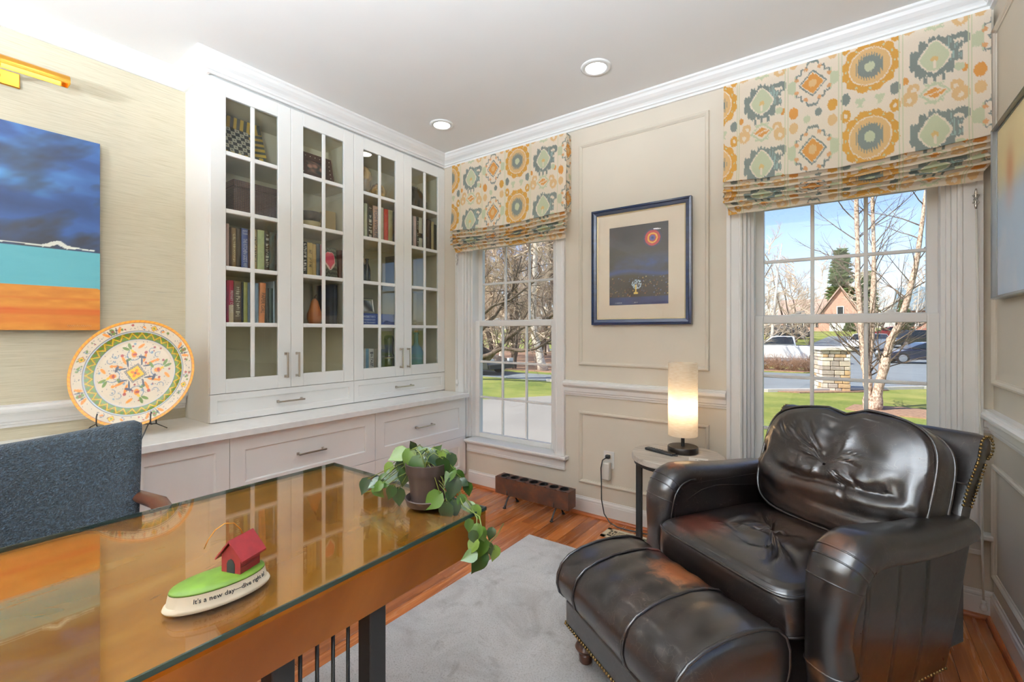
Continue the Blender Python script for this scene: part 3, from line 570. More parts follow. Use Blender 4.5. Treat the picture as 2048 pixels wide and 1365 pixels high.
# ---- seascape canvas on the papered wall
PX, PY0, PY1, PZ0, PZ1 = XL + .04, -.05, .654, 1.27, 2.232
def sea_paint(u, v):
    n = fbm(u * 2.5 + 1 + v, v * 8, 3); m = fbm(u * 9, v * 40, 5); w = fbm(u * 3 + 7, v * 7 - u * 2, 9)
    c = np.stack([24 + 44 * n, 42 + 66 * n, 78 + 96 * n], 1)
    c = blend(c, (n - .42) * 4.0 * (1.15 - u) * (v > .6), (92, 160, 214)); c = blend(c, (w - .40) * 5 * np.clip(u * 1.6 - .2, 0, 1), (38, 40, 50)); c = blend(c, (.47 - v) * 9 * (.4 + n) * (v > .42), (34, 40, 56))
    crest = .425 + .012 * (fbm(u * 16, v * 0 + 2, 4) - .5) + .035 * np.exp(-((u - .78) / .04) ** 2) * fbm(u * 40, v * 40, 6)
    c = blend(c, (np.abs(v - crest) < .003 + .010 * np.exp(-((u - .78) / .07) ** 2)) * (u < .97), (232, 236, 226))
    sea = v < .413 - .004 * (u - .5); c = blend(c, sea.astype(float), (104, 180, 190)); c = blend(c, sea * (m - .4) * .7, (90, 166, 182))
    sand = v < .226 - .006 * u; s_ = np.stack([180 + 36 * m, 104 + 46 * m, 36 + 24 * m], 1); c = np.where(sand[:, None], s_, c)
    for z0, w0, k in ((.10, .012, .8), (.085, .008, .7), (.05, .02, .35), (.16, .006, .4)): c = blend(c, sand * k * np.exp(-((v - z0 - .01 * (m - .5)) / w0) ** 2) * (.3 + m), (190, 84, 30))
    return rgb(c)
o = thing('seascape_painting', 'large unframed seascape canvas with dark blue sky, turquoise sea and orange sand', 'painting', (PX - .02, (PY0 + PY1) / 2, PZ0))
obj('painted_canvas', grid_paint(150, 260, lambda u, v: (PX + 0 * u, PY0 + (PY1 - PY0) * u, PZ0 + (PZ1 - PZ0) * v), sea_paint), M['canvas'], o); obj('stretcher', MB().box(XL + .022, PX - .0006, PY0 + .0003, PY1 - .0003, PZ0 + .0003, PZ1 - .0003), plain('canvas_edge', S(60, 66, 84), .7), o)
obj('signature', MB().tube([(PX + .0006, .53 + .09 * k / 40, 1.292 + .005 * math.sin(k * 1.9) * (1 if k % 7 else 0)) for k in range(41)], .0007, 4), plain('signature_paint', S(206, 160, 110), .6), o)
# ---- brass picture light
o = thing('picture_light', 'long brushed brass picture light above the seascape', 'picture light', (XL, .29, 2.44)); lx, lz = -2.955, 2.443
n_ = 18; arc_o = [(lx + .03 * math.cos(PI * (-.12 + 1.24 * i / n_)), lz - .012 + .034 * math.sin(PI * (-.12 + 1.24 * i / n_))) for i in range(n_ + 1)]; arc_i = [(lx + (a - lx) * .93, lz - .012 + (b - lz + .012) * .93) for a, b in arc_o]
obj('lamp_hood', MB().prism(arc_o + arc_i[::-1], .06, .508, 'y'), M['brass'], o, smooth=40); obj('end_cap', MB().prism(arc_o, .508, .511, 'y'), M['brass'], o); obj('end_cap', MB().prism(arc_o, .057, .06, 'y'), M['brass'], o)
obj('wall_plate', MB().box(XL, XL + .012, .205, .375, 2.405, 2.475), M['brass'], o, bevel=.004); obj('arm', MB().tube([(XL + .01, .29, 2.44), (XL + .08, .29, 2.42), (lx - .03, .29, 2.425), (lx - .012, .29, 2.452)], .008, 10).lathe([(.02, .012), (.022, .02), (.012, .03)], (XL, .29, 2.44), 16, 'x'), M['brass'], o, smooth=True)
obj('lamp_tube', MB().tube([(lx, .08, lz - .004), (lx, .49, lz - .004)], .008, 10), emit('picture_lamp_glow', (1.0, .86, .66), 7.0), o)
# ---- framed night print between the windows
o = thing('framed_print', 'night city print with red sun in a blue frame with cream mat', 'framed print', (-1.067, D - .02, 1.308)); fx0, fx1, fz0, fz1 = -1.393, -.74, 1.308, 2.076
t = NT('blue_frame_lacquer'); g = t.noise(t.co(scale=(4, 4, 60)), 1.0, 4); t.set(Base_Color=t.ramp(g, [(.3, S(15, 28, 52)), (.7, S(28, 44, 76))]), Roughness=.28, Coat_Weight=.3); M['bframe'] = t.m
rect = [(fx0, D, fz0), (fx1, D, fz0), (fx1, D, fz1), (fx0, D, fz1)]
obj('frame', MB().sweep([(0, 0), (0, .03), (.012, .034), (.016, .028), (.034, .024), (.036, .016), (.036, 0)], rect, (0, -1, 0), closed=True), M['bframe'], o)
obj('gold_fillet', MB().sweep([(.036, .004), (.036, .018), (.043, .015), (.043, .004)], rect, (0, -1, 0), closed=True), plain('champagne_fillet', S(206, 190, 150), .35, metal=.4), o)
obj('mat_board', MB().box(fx0 + .03, fx1 - .03, D - .012, D - .002, fz0 + .03, fz1 - .03), plain('cream_mat', S(230, 216, 194), .8, var=.02), o)
def night_paint(u, v):
    n = fbm(u * 4, v * 7, 21); c = np.stack([42 + 26 * n, 36 + 22 * n, 30 + 18 * n], 1)
    c = blend(c, np.clip(1 - np.abs(v - .5) / .16, 0, 1) * (n * 1.6 - .3), (58, 82, 150)); c = blend(c, np.exp(-((v - .40 - .03 * np.sin(u * 5)) / .035) ** 2) * .6, (60, 84, 160))
    city = (v < .36 + .02 * np.sin(u * 6)) & (v > .1); c = np.where(city[:, None], np.stack([44 + 22 * n, 34 + 20 * n, 28 + 14 * n], 1), c)
    r = np.random.RandomState(5)
    for i in range(110):
        a, b = r.rand(), .1 + .25 * r.rand(); c = blend(c, ((np.abs(u - a) < .006) & (np.abs(v - b) < .004)) * .8, ((220, 190, 110), (120, 140, 190), (200, 120, 70))[i % 3])
    c = blend(c, (v < .1) * (.4 + .5 * n), (44, 62, 128))
    d = np.hypot(u - .745, (v - .815) * 1.31)
    for rr, col in ((.15, (62, 60, 110)), (.125, (186, 58, 52)), (.085, (232, 180, 70)), (.062, (190, 60, 50)), (.045, (74, 90, 150)), (.02, (40, 44, 90))): c = blend(c, (d < rr) * (.45 if rr > .13 else 1.0), col)
    tr_ = np.hypot((u - .48) / .085, (v - .255) / .06); c = blend(c, (tr_ < 1) * (fbm(u * 70, v * 70, 8) > .42), (186, 206, 216)); c = blend(c, ((np.abs(u - .465) < .012) & (v > .14) & (v < .25)) | ((np.abs(u - .465) < .035) & (v > .135) & (v < .155)), (222, 190, 96))
    c = blend(c, ((np.abs(v - .028) < .006) & (((u > .1) & (u < .22)) | ((u > .44) & (u < .5))) & (np.sin(u * 300) > -.3)) * .8, (220, 220, 220))
    return rgb(c)
obj('printed_picture', grid_paint(130, 170, lambda u, v: (-1.269 + .389 * u, D - .0126 + 0 * u, 1.437 + .512 * v), night_paint), M['paint'], o)
obj('glazing', MB().box(fx0 + .04, fx1 - .04, D - .0165, D - .0155, fz0 + .04, fz1 - .04), glassy('picture_glass', (1, 1, 1), 1.28), o)
# ---- picture on the right wall
o = thing('framed_picture', 'soft figure picture in a thin silver frame on the right wall', 'framed picture', (XR - .015, 2.25, 1.40)); ry0, ry1, rz0, rz1 = 1.80, 2.70, 1.395, 2.095
rect = [(XR, ry0, rz0), (XR, ry0, rz1), (XR, ry1, rz1), (XR, ry1, rz0)]
obj('frame', MB().sweep([(0, 0), (0, .036), (.004, .038), (.008, .034), (.008, .022), (.016, .022), (.016, 0)], rect, (-1, 0, 0), closed=True), plain('silver_frame', S(150, 152, 152), .3, metal=.85), o)
def fig_paint(u, v):
    n = fbm(u * 5, v * 4, 31); c = np.stack([226 + 16 * n, 206 + 20 * n, 160 + 20 * n], 1); k = 1 / (1 + np.exp((v - .62 + .05 * (n - .5)) * 26)); c = blend(c, k, (190, 208, 226)); c = blend(c, k * np.clip(n - .35, 0, 1) * 1.5, (226, 222, 226))
    for a, b, ra, rb in ((.80, .70, .055, .13), (.40, .66, .07, .14)):
        e = np.exp(-((u - a) / ra) ** 2 - ((v - b) / rb) ** 2); c = blend(c, e * .9, (206, 150, 110)); c = blend(c, np.exp(-((u - a) / (ra * 1.2)) ** 2 - ((v - b + .16) / .06) ** 2) * .6, (206, 190, 196))
    return rgb(c)
obj('picture_sheet', grid_paint(140, 80, lambda u, v: (XR - .02 + 0 * u, ry0 + .012 + (ry1 - ry0 - .024) * u, rz0 + .012 + (rz1 - rz0 - .024) * v), fig_paint), M['paint'], o)
obj('backing', MB().box(XR - .0195, XR - .002, ry0 + .01, ry1 - .01, rz0 + .01, rz1 - .01), M['black'], o)
# ---- maiolica platter on an easel
def pol(X, Y): return np.hypot(X, Y), np.arctan2(Y, X)
def plate_paint(r, a):
    X, Y = r * np.cos(a), r * np.sin(a); rs = np.random.RandomState(11); cream, og, gr, nv, rd, yl = (212, 197, 174), (206, 118, 14), (76, 98, 18), (22, 26, 48), (128, 28, 24), (208, 164, 24)
    c = np.full((r.size, 3), 0.) + np.array(cream, float)
    def ell(cx, cy, ra, rb, ang, col):
        nonlocal c; ca, sa = math.cos(ang), math.sin(ang); p = ((X - cx) * ca + (Y - cy) * sa) / ra; q = (-(X - cx) * sa + (Y - cy) * ca) / rb; c = blend(c, ((1.15 - np.hypot(p, q)) * 6), col)
    def arcs(cx, cy, rad, wd, a0, a1, col):
        nonlocal c; d, th = pol(X - cx, Y - cy); th = (th - a0) % (2 * PI); c = blend(c, ((np.abs(d - rad) < wd) & (th < (a1 - a0) % (2 * PI))).astype(float), col)
    for i in range(420):
        q = rs.rand() * 2 * PI; rr = rs.choice([rs.uniform(.15, .62), rs.uniform(.82, .94)]); ell(rr * math.cos(q), rr * math.sin(q), .0065, .0065, 0, (70, 70, 78))
    for i in range(70):
        q = rs.rand() * 2 * PI; rr = rs.uniform(.83, .93) if i % 2 else rs.uniform(.2, .61); s_ = rs.uniform(.012, .021); ell(rr * math.cos(q), rr * math.sin(q), s_, s_, 0, (rd, gr, (100, 130, 150), rd)[i % 4])
    for k in range(4):
        q = k * PI / 2 + .5                                     # rim sprays
        for dq, col, wd in ((-.16, og, .022), (-.085, nv, .012), (.085, nv, .012), (.16, og, .022)): ell(.87 * math.cos(q + dq * .8), .87 * math.sin(q + dq * .8), .06, wd, q + dq * 4, col)
        ell(.875 * math.cos(q), .875 * math.sin(q), .058, .034, q, gr); ell(.88 * math.cos(q), .88 * math.sin(q), .026, .011, q, rd)
        q2 = q + PI / 4; cx, cy = .875 * math.cos(q2), .875 * math.sin(q2); dd = np.abs((X - cx) * math.cos(q2) + (Y - cy) * math.sin(q2)) + np.abs(-(X - cx) * math.sin(q2) + (Y - cy) * math.cos(q2))
        c = blend(c, (dd < .062) * 1.0, rd); c = blend(c, (dd < .052) * 1.0, yl); c = blend(c, (dd < .024) * 1.0, gr)
        for sg in (-1, 1):
            q3 = q2 + sg * .19; ell(.87 * math.cos(q3), .87 * math.sin(q3), .03, .015, q3 + sg, (og, gr)[k % 2]); arcs(.865 * math.cos(q3), .865 * math.sin(q3), .035, .005, q3, q3 + 3.5, (90, 110, 130))
    z = r - (.715 + .045 * (2 / PI) * np.arcsin(np.sin(a * 30)))                                          # green band with yellow zigzag
    band = (r > .655) & (r < .775); c = blend(c, band * 1.0, (72, 102, 28)); c = blend(c, band * (np.sin(a * 60 + .6) * np.sin(r * 60) > .55) * .8, (150, 70, 36)); c = blend(c, band * (np.abs(z) < .017) * 1.0, (120, 84, 20)); c = blend(c, band * (np.abs(z) < .013) * 1.0, yl)
    for rr, wd, col in ((.788, .012, (196, 204, 214)), (.802, .005, nv), (.776, .004, nv), (.652, .005, nv), (.642, .007, (190, 200, 212))): c = blend(c, (np.abs(r - rr) < wd) * 1.0, col)
    for k in range(4):                                          # scrolls, tulips and leaves of the well
        q = k * PI / 2 + .95; e = np.array([math.cos(q), math.sin(q)]); f = np.array([-math.sin(q), math.cos(q)])
        PP = lambda s_, t_: P(s_ * 1.2, t_ * 1.25)
        P = lambda s_, t_: (s_ * e[0] + t_ * f[0], s_ * e[1] + t_ * f[1])
        for sg in (-1, 1):
            x_, y_ = PP(.19, .055 * sg); ell(x_, y_, .075, .014, q + sg * .75, nv); x_, y_ = PP(.26, .06 * sg); ell(x_, y_, .085, .02, q + sg * .45, og); x_, y_ = PP(.33, .10 * sg); ell(x_, y_, .026, .026, 0, (og, rd)[(k + (sg > 0)) % 2])
            x_, y_ = PP(.40, .05 * sg); arcs(x_, y_, .05, .006, q, q + 4, (90, 110, 130))
        q = q + PI / 4; e = np.array([math.cos(q), math.sin(q)]); f = np.array([-math.sin(q), math.cos(q)])
        x_, y_ = PP(.30, .0); arcs(x_, y_, .11, .008, q + .6, q + 4.6, (80, 100, 120)); ell(x_, y_, .055, .04, q, og); ell(x_ + .01, y_, .02, .035, q, rd); ell(*PP(.36, .02), .03, .02, q + .6, yl)
        for s_, t_, an, col in ((.41, .10, 1.0, gr), (.44, .05, .3, gr), (.42, -.10, -1.0, og), (.22, .09, 2.0, gr), (.24, -.10, -2.0, nv)): ell(*PP(s_, t_), .06, .024, q + an, col)
    d1 = np.maximum(np.abs(X * .8 + Y * .6), np.abs(-X * .6 + Y * .8)); c = blend(c, (d1 < .135) * 1.0, (34, 36, 44)); c = blend(c, ((d1 > .108) & (d1 < .13) & (np.sin((X * .8 + Y * .6) * 160) * np.sin((-X * .6 + Y * .8) * 160) > .1)) * 1.0, cream); c = blend(c, (d1 < .102) * 1.0, (222, 176, 40))
    d_, th = pol(X, Y); c = blend(c, (d_ < .075 * np.abs(np.cos(2 * th + .6)) + .01) * 1.0, (206, 110, 30)); c = blend(c, (d_ < .018) * 1.0, nv)
    c = blend(c, (r > .948) * 1.0, (120, 60, 24)); c = blend(c, (r > .956) * 1.0, (212, 144, 24)); c = blend(c, (r > .956) * (np.sin(a * 76 + r * 60) > .6) * .8, (190, 110, 30))
    return rgb(c)
nP = np.array([math.cos(math.radians(40)) * math.cos(math.radians(14)), -math.sin(math.radians(40)) * math.cos(math.radians(14)), math.sin(math.radians(14))])
e1 = np.cross([0, 0, 1], nP); e1 /= np.linalg.norm(e1); e2 = np.cross(nP, e1); PC = np.array([-2.85, .728, 1.059]); PR = .266
def plate_pos(r, a):
    h = np.interp(r, [0, .6, .72, .8, .92, 1], [0, 0, .006, .016, .022, .026])
    return tuple(PC[i] + PR * r * (np.cos(a) * e1[i] + np.sin(a) * e2[i]) + (h - .012) * nP[i] for i in range(3))
o = thing('maiolica_platter', 'large hand-painted round platter with green and yellow ring on the counter', 'platter', (-2.85, .728, .80))
obj('painted_face', grid_paint(361, 110, lambda u, v: plate_pos(.004 + .996 * v, 2 * PI * u), lambda u, v: plate_paint(.004 + .996 * v, 2 * PI * u)), M['glaze'], o, smooth=True)
RB = Matrix((tuple(e1) + (PC[0],), tuple(e2) + (PC[1],), tuple(nP) + (PC[2],), (0, 0, 0, 1))); RB = Matrix(((e1[0], e2[0], nP[0], PC[0]), (e1[1], e2[1], nP[1], PC[1]), (e1[2], e2[2], nP[2], PC[2]), (0, 0, 0, 1)))
obj('underside', MB().lathe([(.002, -.02), (.15, -.02), (.2, -.004), (PR - .002, .011), (PR + .001, .0135)], n=96, caps=False).xf(RB), plain('ceramic_back', S(220, 170, 80), .3), o, smooth=True)
o = thing('plate_easel', 'black wire easel holding the painted platter', 'easel', (-2.86, .73, .757))
def onp(x_, y_, n_): return tuple(PC[i] + e1[i] * x_ + e2[i] * y_ + nP[i] * n_ for i in range(3))
wz = .7605
for sg in (-1, 1):
    b0 = onp(sg * .11, -.30, 0); a_ = onp(sg * .11, -.247, .03); k_ = onp(sg * .11, -.20, .034); bk = onp(sg * .11, -.252, -.028); ft = onp(sg * .125, -.3, .14); up = onp(sg * .06, .02, -.036); rear = onp(sg * .10, -.28, -.17)
    ft = (ft[0], ft[1], wz); rear = (rear[0], rear[1], wz)
    obj('wire_leg', MB().tube([k_, onp(sg * .11, -.215, .037), a_, onp(sg * .11, -.258, .02), bk, up], .003, 6), M['black'], o, smooth=True); obj('front_foot', MB().tube([a_, onp(sg * .115, -.262, .06), ft], .003, 6).sphere(ft, .0045, 6, 4), M['black'], o, smooth=True); obj('rear_foot', MB().tube([up, bk, rear], .003, 6), M['black'], o, smooth=True)
obj('cross_wire', MB().tube([onp(-.11, -.252, -.028), onp(.11, -.252, -.028)], .003, 6).tube([onp(-.06, .02, -.036), onp(0, .05, -.036), onp(.06, .02, -.036)], .003, 6), M['black'], o)
# ---- roman shades
CW, RP = .2295, .335
def ikat(x, tt):
    """x across from a stripe, tt down from the top edge (metres)"""
    X0 = x; n = fbm(X0 * 420, tt * 26, 41, 3); Yj = (n - .45) * .016
    ci = np.floor(X0 / CW).astype(int); X = (X0 - (ci + .5) * CW) / 1.1; kind = ci % 3          # 0 leaf, 1 diamond, 2 medallion
    cream, gold, tan, grey, green, orange = (238, 224, 204), (218, 164, 84), (226, 190, 140), (138, 145, 138), (205, 209, 176), (222, 158, 88)
    c = np.full((x.size, 3), 0.) + np.array(cream, float)
    def rep(off): return (-(((tt - off + RP / 2) % RP) - RP / 2)) / 1.1 + Yj
    def put(mask, col): nonlocal c; c = blend(c, mask.astype(float), col)
    # leaf column
    k = kind == 0; Y = rep(.14)
    spike = .10 * np.sin(X * 330) * np.sin(X * 120 + 1); leaf = np.hypot(X / .082, (Y + .008) / .088) - .16 * np.abs(np.sin(np.arctan2(Y, X) * 5)) + spike
    put(k & (leaf < .86) & (Y > -.085), grey); put(k & (np.hypot((X - .078) / .03, (Y - .045) / .026) < 1) & (np.hypot((X - .07) / .018, (Y - .035) / .014) > 1), grey); put(k & (leaf < .8) & (X > .03) & (Y > -.03) & (n > .5), (166, 186, 178))
    wd = .045 * np.sqrt(np.clip((Y + .062) / .05, 0, 1)) * np.clip((.062 - Y) / .062, 0, 1) ** .75
    put(k & (np.abs(X) < wd + .007) & (Y > -.07) & (Y < .066), cream); put(k & (np.abs(X) < wd) & (Y > -.06), green); put(k & (np.hypot(X / .012, (Y + .012) / .012) < 1), (222, 190, 130)); put(k & (np.abs(X) < .004) & (Y < -.02) & (Y > -.05), cream)
    for dx in (-.028, 0, .028): put(k & (np.abs(X - dx) < .005) & (Y < -.082) & (Y > -.108), grey)
    Y = rep(.14 + RP / 2)
    hx = np.abs(X) / .052 + np.abs(Y) / .05; put(k & (hx < 1) & (hx > .78) | k & (np.abs(X) < .05) & (np.abs(np.abs(Y) - .036) < .004) & (np.abs(X) < .03), green); put(k & (np.abs(X) / .036 + np.abs(Y) / .024 < 1) & (np.abs(Y - X * .3) > .003), orange)
    for sg in (-1, 1):
        a = X - sg * .078; b = Y + sg * .01; put(k & (np.hypot(a / .027, (b + .015) / .032) < 1) & (np.hypot((a) / .009, (b + .022) / .011) > 1), tan); put(k & (np.hypot((a + sg * .012) / .02, (b - .024) / .022) < 1) & (np.hypot((a + sg * .014) / .009, (b - .018) / .01) > 1), tan)
        put(k & (np.hypot((X - sg * .09) / .010, (Y - .075) / .016) < 1), orange); put(k & (np.hypot((X - sg * .074) / .016, (Y - .05 * 0 + .085 * -1) / .016) < 1) & (sg > 0), green)
    # diamond column
    k = kind == 1; Y = rep(.115)
    dm = np.abs(X) / .056 + np.abs(Y) / .064; d2 = np.abs(X) / .105 + np.abs(Y) / .118 + .07 * np.cos(np.arctan2(Y / .118, X / .105) * 16)
    put(k & (d2 < 1.0) & (d2 > .88), grey); put(k & (np.abs(X) > .066) & (d2 > .62) & (d2 < 1.05) & (np.abs(Y) < .05), green)
    for i in range(8):
        q = i * PI / 4 + .39; put(k & (np.hypot(X - .068 * math.cos(q), Y - .078 * math.sin(q)) < .009), (222, 168, 120))
    put(k & (dm < 1.06), cream); put(k & (dm < 1.0), grey); put(k & (dm < .86), cream); put(k & (dm < .78), orange); put(k & (np.hypot(X / .016, Y / .018) < 1), tan)
    Y = rep(.115 + RP / 2)
    for sg in (-1, 1):
        put(k & (np.hypot((X - sg * .075) / .019, (Y - .03) / .028) < 1), gold if sg > 0 else orange); put(k & (np.hypot((X - sg * .075) / .018, (Y + .04) / .026) < 1), tan); put(k & (np.hypot((X - sg * .022) / .014, (Y - sg * .012) / .018) < 1), grey if sg > 0 else green)
    # medallion column
    k = kind == 2; Y = rep(.108); d, th = np.hypot(X / .093, Y / .105), np.arctan2(Y, X)
    ds = d + .05 * np.cos(th * 12); put(k & (ds < 1.06), gold); put(k & (ds > .93) & (ds < 1.0) & (np.cos(th * 12) > .85), green); put(k & (d < .8), cream); put(k & (d < .755), (226, 188, 134)); put(k & (d + .07 * np.sin(X * 700) < .5), grey); put(k & (d < .2), green)
    Y = rep(.108 + RP / 2)
    for sg in (-1, 1):
        put(k & (np.abs(X - sg * .034) < .018) & (np.abs(Y) < .02) & (np.abs(X - sg * .034) < .012 + .006 * np.sin(Y * 160)), green); put(k & (np.hypot((X - sg * .085) / .017, (Y - .03) / .026) < 1), grey)
        e = np.hypot((X - sg * .085) / .018, (Y + .045) / .028); put(k & (e < 1) & (e > .35), gold)
    sx = X0 - np.round(X0 / CW) * CW; put((np.abs(np.abs(sx) - .006) < .0016), (206, 208, 170))
    return c
t = NT('printed_linen_shade'); a = t.n('ShaderNodeVertexColor', _layer_name='paint').outputs[0]; wv = t.noise(t.co(scale=(700, 700, 160)), 1.0, 2)
cc_ = t.mix(.10, a, t.ramp(wv, [(.3, (.55, .52, .48)), (.7, (1, 1, 1))]), 'MULTIPLY'); df = t.n('ShaderNodeBsdfDiffuse', Color=cc_); tl = t.n('ShaderNodeBsdfTranslucent', Color=cc_); mx = t.n('ShaderNodeMixShader', Fac=.3); t.l(df.outputs[0], mx.inputs[1]); t.l(tl.outputs[0], mx.inputs[2]); t.l(mx.outputs[0], t.out.inputs['Surface']); M['linen'] = t.m
def roman_shade(x0, x1, stripe0, label, seed):
    ztop, zf, zb = 2.645, 2.10, 1.918; t = thing('roman_shade', label, 'window shade', ((x0 + x1) / 2, D - .05, ztop))
    obj('headrail', MB().box(x0 + .004, x1 - .004, D - .068, D, ztop - .03, ztop - .002), M['white'], t)
    prof = [(-.072, ztop), (-.073, ztop - .1), (-.076, 2.3), (-.08, zf + .06), (-.088, zf + .012), (-.09, zf)]; z = zf
    for i in range(5): prof += [(-.066, z + .006), (-.058, z - .006), (-.078, z - .014), (-.09 - .004 * (i % 2), z - .026), (-.092, z - .03)]; z -= .03
    prof += [(-.07, z + .004), (-.056, z - .008), (-.055, z - .02), (-.056, zb)]
    P = np.array(prof); seg = np.hypot(*np.diff(P, axis=0).T); L = np.concatenate([[0], np.cumsum(seg)])
    tv = np.concatenate([np.linspace(0, L[5], 130, endpoint=False), np.linspace(L[5], L[-1], 150)]); py = np.interp(tv, L, P[:, 0]); pz = np.interp(tv, L, P[:, 1])
    nu = 320; nv_ = len(tv); fold = np.clip((zf + .12 - pz) / .12, 0, 1)
    def pos(u, v):
        i = np.round(v * (nv_ - 1)).astype(int); s_ = np.sin(PI * u); f = fold[i]; narrow = .022 * np.clip((1.985 - pz[i]) / .03, 0, 1)
        return x0 + narrow + (x1 - x0 - 2 * narrow) * u, D + py[i] - f * (.012 * s_ + .004 * np.sin(u * 17 + seed)) - .004 * np.sin(u * 5 + pz[i] * 9 + seed) * np.clip((2.6 - pz[i]) * 3, 0, 1), pz[i] - f * .028 * s_ * np.clip((pz[i] - zb) / .12, 0, 1) - .0015 * f * np.sin(u * 40 + pz[i] * 60)
    def pnt(u, v):
        i = np.round(v * (nv_ - 1)).astype(int); return rgb(ikat(x0 + (x1 - x0) * u - stripe0 + 3 * CW, tv[i]))
    obj('fabric', grid_paint(nu, nv_, pos, pnt), M['linen'], t, smooth=True)
    for xs, sg in ((x0, 1), (x1, -1)):
        obj('side_return', grid_paint(8, 120, lambda u, v: (xs + .001 * sg + 0 * u, D - .004 - u * .067, ztop - (ztop - zf) * v), lambda u, v: rgb(ikat(xs - stripe0 + 3 * CW + u * .06, v * (ztop - zf)))), M['linen'], t)
    return t
roman_shade(-2.648, -1.562, -2.554, 'floral printed roman shade on the window beside the cabinets', 1.0)
roman_shade(-.553, .505, -.478, 'floral printed roman shade on the window behind the armchair', 2.3)
def cleat(loc, lab):
    o = thing('cord_cleat', lab, 'cord cleat', loc); x, y, z = loc
    obj('cleat_hook', MB().tube([(x, y - .016, z - .045), (x, y - .012, z - .03), (x, y - .010, z), (x, y - .012, z + .03), (x, y - .016, z + .045)], [.003, .005, .005, .005, .003], 8).lathe([(.006, 0), (.006, -.012)], (x, y, z), 8, 'y'), M['nickel'], o, smooth=True)
    obj('wound_cord', MB().tube([(x + .010 * math.sin(i * PI / 2), y - .014, z + .024 * math.sin(i * PI / 4)) for i in range(17)], .003, 5), M['cord'], o, smooth=True)
cleat((.464, D - .0245, 1.845), 'metal cleat with wound white cord on the casing behind the armchair'); cleat((-2.628, D - .0245, 1.865), 'metal cleat with wound white cord beside the cabinets')
def pull_cord(pts, tassel, lab, r=.0022):
    o = thing('shade_cord', lab, 'shade cord', pts[-1]); obj('cord', MB().tube(pts, r, 6), M['cord'], o, smooth=True); x, y, z = pts[-1]
    obj('tassel', MB().lathe([(.003, .012), (.009, .008), (.010, .002), (.006, -.004), (.012, -.012), (.013, -.026), (.008, -.034), (.002, -.036)], (x, y, z), 14), M['white'], o, smooth=True)
pull_cord([(-2.628, D - .036, 1.83), (-2.63, D - .032, 1.4), (-2.632, D - .03, 1.0), (-2.632, D - .03, .85)], 1, 'thin white shade cord hanging by the cabinets')
pull_cord([(.464, D - .04, 1.80), (.47, D - .05, 1.3), (.474, D - .06, .75), (.478, D - .075, .3), (.48, D - .085, .10)], 1, 'braided white shade cord hanging to the floor in the corner', .004)
# ---- side table, lamp, remote, card
M['greywood'] = wood('weathered_grey_wood', S(150, 140, 128), S(206, 198, 186), (3, 34, 40), .45)
TC = (-.748, 2.575); TZ = .585; TR = .243
o = thing('side_table', 'round side table with weathered grey wood top and black metal legs', 'side table', (*TC, 0))
obj('table_top', MB().lathe([(TR - .003, TZ - .032), (TR, TZ - .029), (TR, TZ - .003), (TR - .003, TZ)], (*TC, 0), 72), M['greywood'], o, smooth=40); obj('top_ring', MB().lathe([(TR - .03, TZ - .052), (TR - .012, TZ - .052), (TR - .012, TZ - .0325), (TR - .03, TZ - .0325)], (*TC, 0), 64, caps=False), M['black'], o, smooth=40)
for k in range(3):
    q = math.radians(186 + 120 * k); r_ = TR - .034; cx, cy = TC[0] + r_ * math.cos(q), TC[1] + r_ * math.sin(q); m = MB().box(-.014, .014, -.021, -.005, .012, TZ - .04).box(-.014, .014, .005, .021, .012, TZ - .04).xf(tr(cx, cy, 0) @ Matrix.Rotation(q, 4, 'Z')); obj('leg', m, M['black'], o)
obj('base_ring', MB().lathe([(TR - .05, 0), (TR - .012, 0), (TR - .012, .012), (TR - .05, .012)], (*TC, 0), 64, caps=False), M['black'], o, smooth=40)
LC = (-.738, 2.645); o = thing('table_lamp', 'table lamp with tall white drum shade and dark disc base', 'lamp', (*LC, TZ))
obj('base', MB().lathe([(.08, .0005), (.082, .004), (.082, .03), (.079, .034), (.002, .035)], (*LC, TZ), 48), plain('bronze_base', S(40, 34, 30), .35, metal=.6), o, smooth=40); obj('stem', MB().lathe([(.01, .034), (.01, .3)], (*LC, TZ), 16), M['black'], o, smooth=40)
t = NT('linen_lamp_shade'); nz = t.noise(t.co(scale=(30, 30, 260)), 1.0, 4); cc_ = t.ramp(nz, [(.3, S(236, 224, 204)), (.7, S(250, 244, 232))]); df = t.n('ShaderNodeBsdfDiffuse', Color=cc_); tl = t.n('ShaderNodeBsdfTranslucent', Color=cc_); mx = t.n('ShaderNodeMixShader', Fac=.55); t.l(df.outputs[0], mx.inputs[1]); t.l(tl.outputs[0], mx.inputs[2]); t.l(mx.outputs[0], t.out.inputs['Surface']); M['lshade'] = t.m
obj('lamp_shade', MB().lathe([(.0775, .095), (.079, .095), (.079, .502), (.0775, .502)], (*LC, TZ), 48, caps=False), M['lshade'], o, smooth=40); obj('shade_spider', MB().box(-.077, .077, -.002, .002, .296, .3).box(-.002, .002, -.077, .077, .296, .3).xf(tr(*LC, TZ)), M['nickel'], o)
obj('bulb', MB().sphere((*LC, TZ + .27), .028, 14, 10).lathe([(.012, .22), (.014, .25)], (*LC, TZ), 12), emit('warm_bulb', (1.0, .70, .42), 32.0), o, smooth=True)
o = thing('remote_control', 'black remote control lying on the grey table top', 'remote', (-.83, 2.552, TZ)); Mr = tr(-.83, 2.552, TZ + .0006) @ Matrix.Rotation(math.atan2(-.067, .195), 4, 'Z')
obj('remote_body', MB().box(-.1, .085, -.019, .019, 0, .014).xf(Mr), M['dark'], o, bevel=.006, seg=3); bt = MB()
for i in range(5):
    for j in (-1, 0, 1): bt.lathe([(.0035, .014), (.0035, .0155)], (-.07 + i * .018, j * .009, 0), 8)
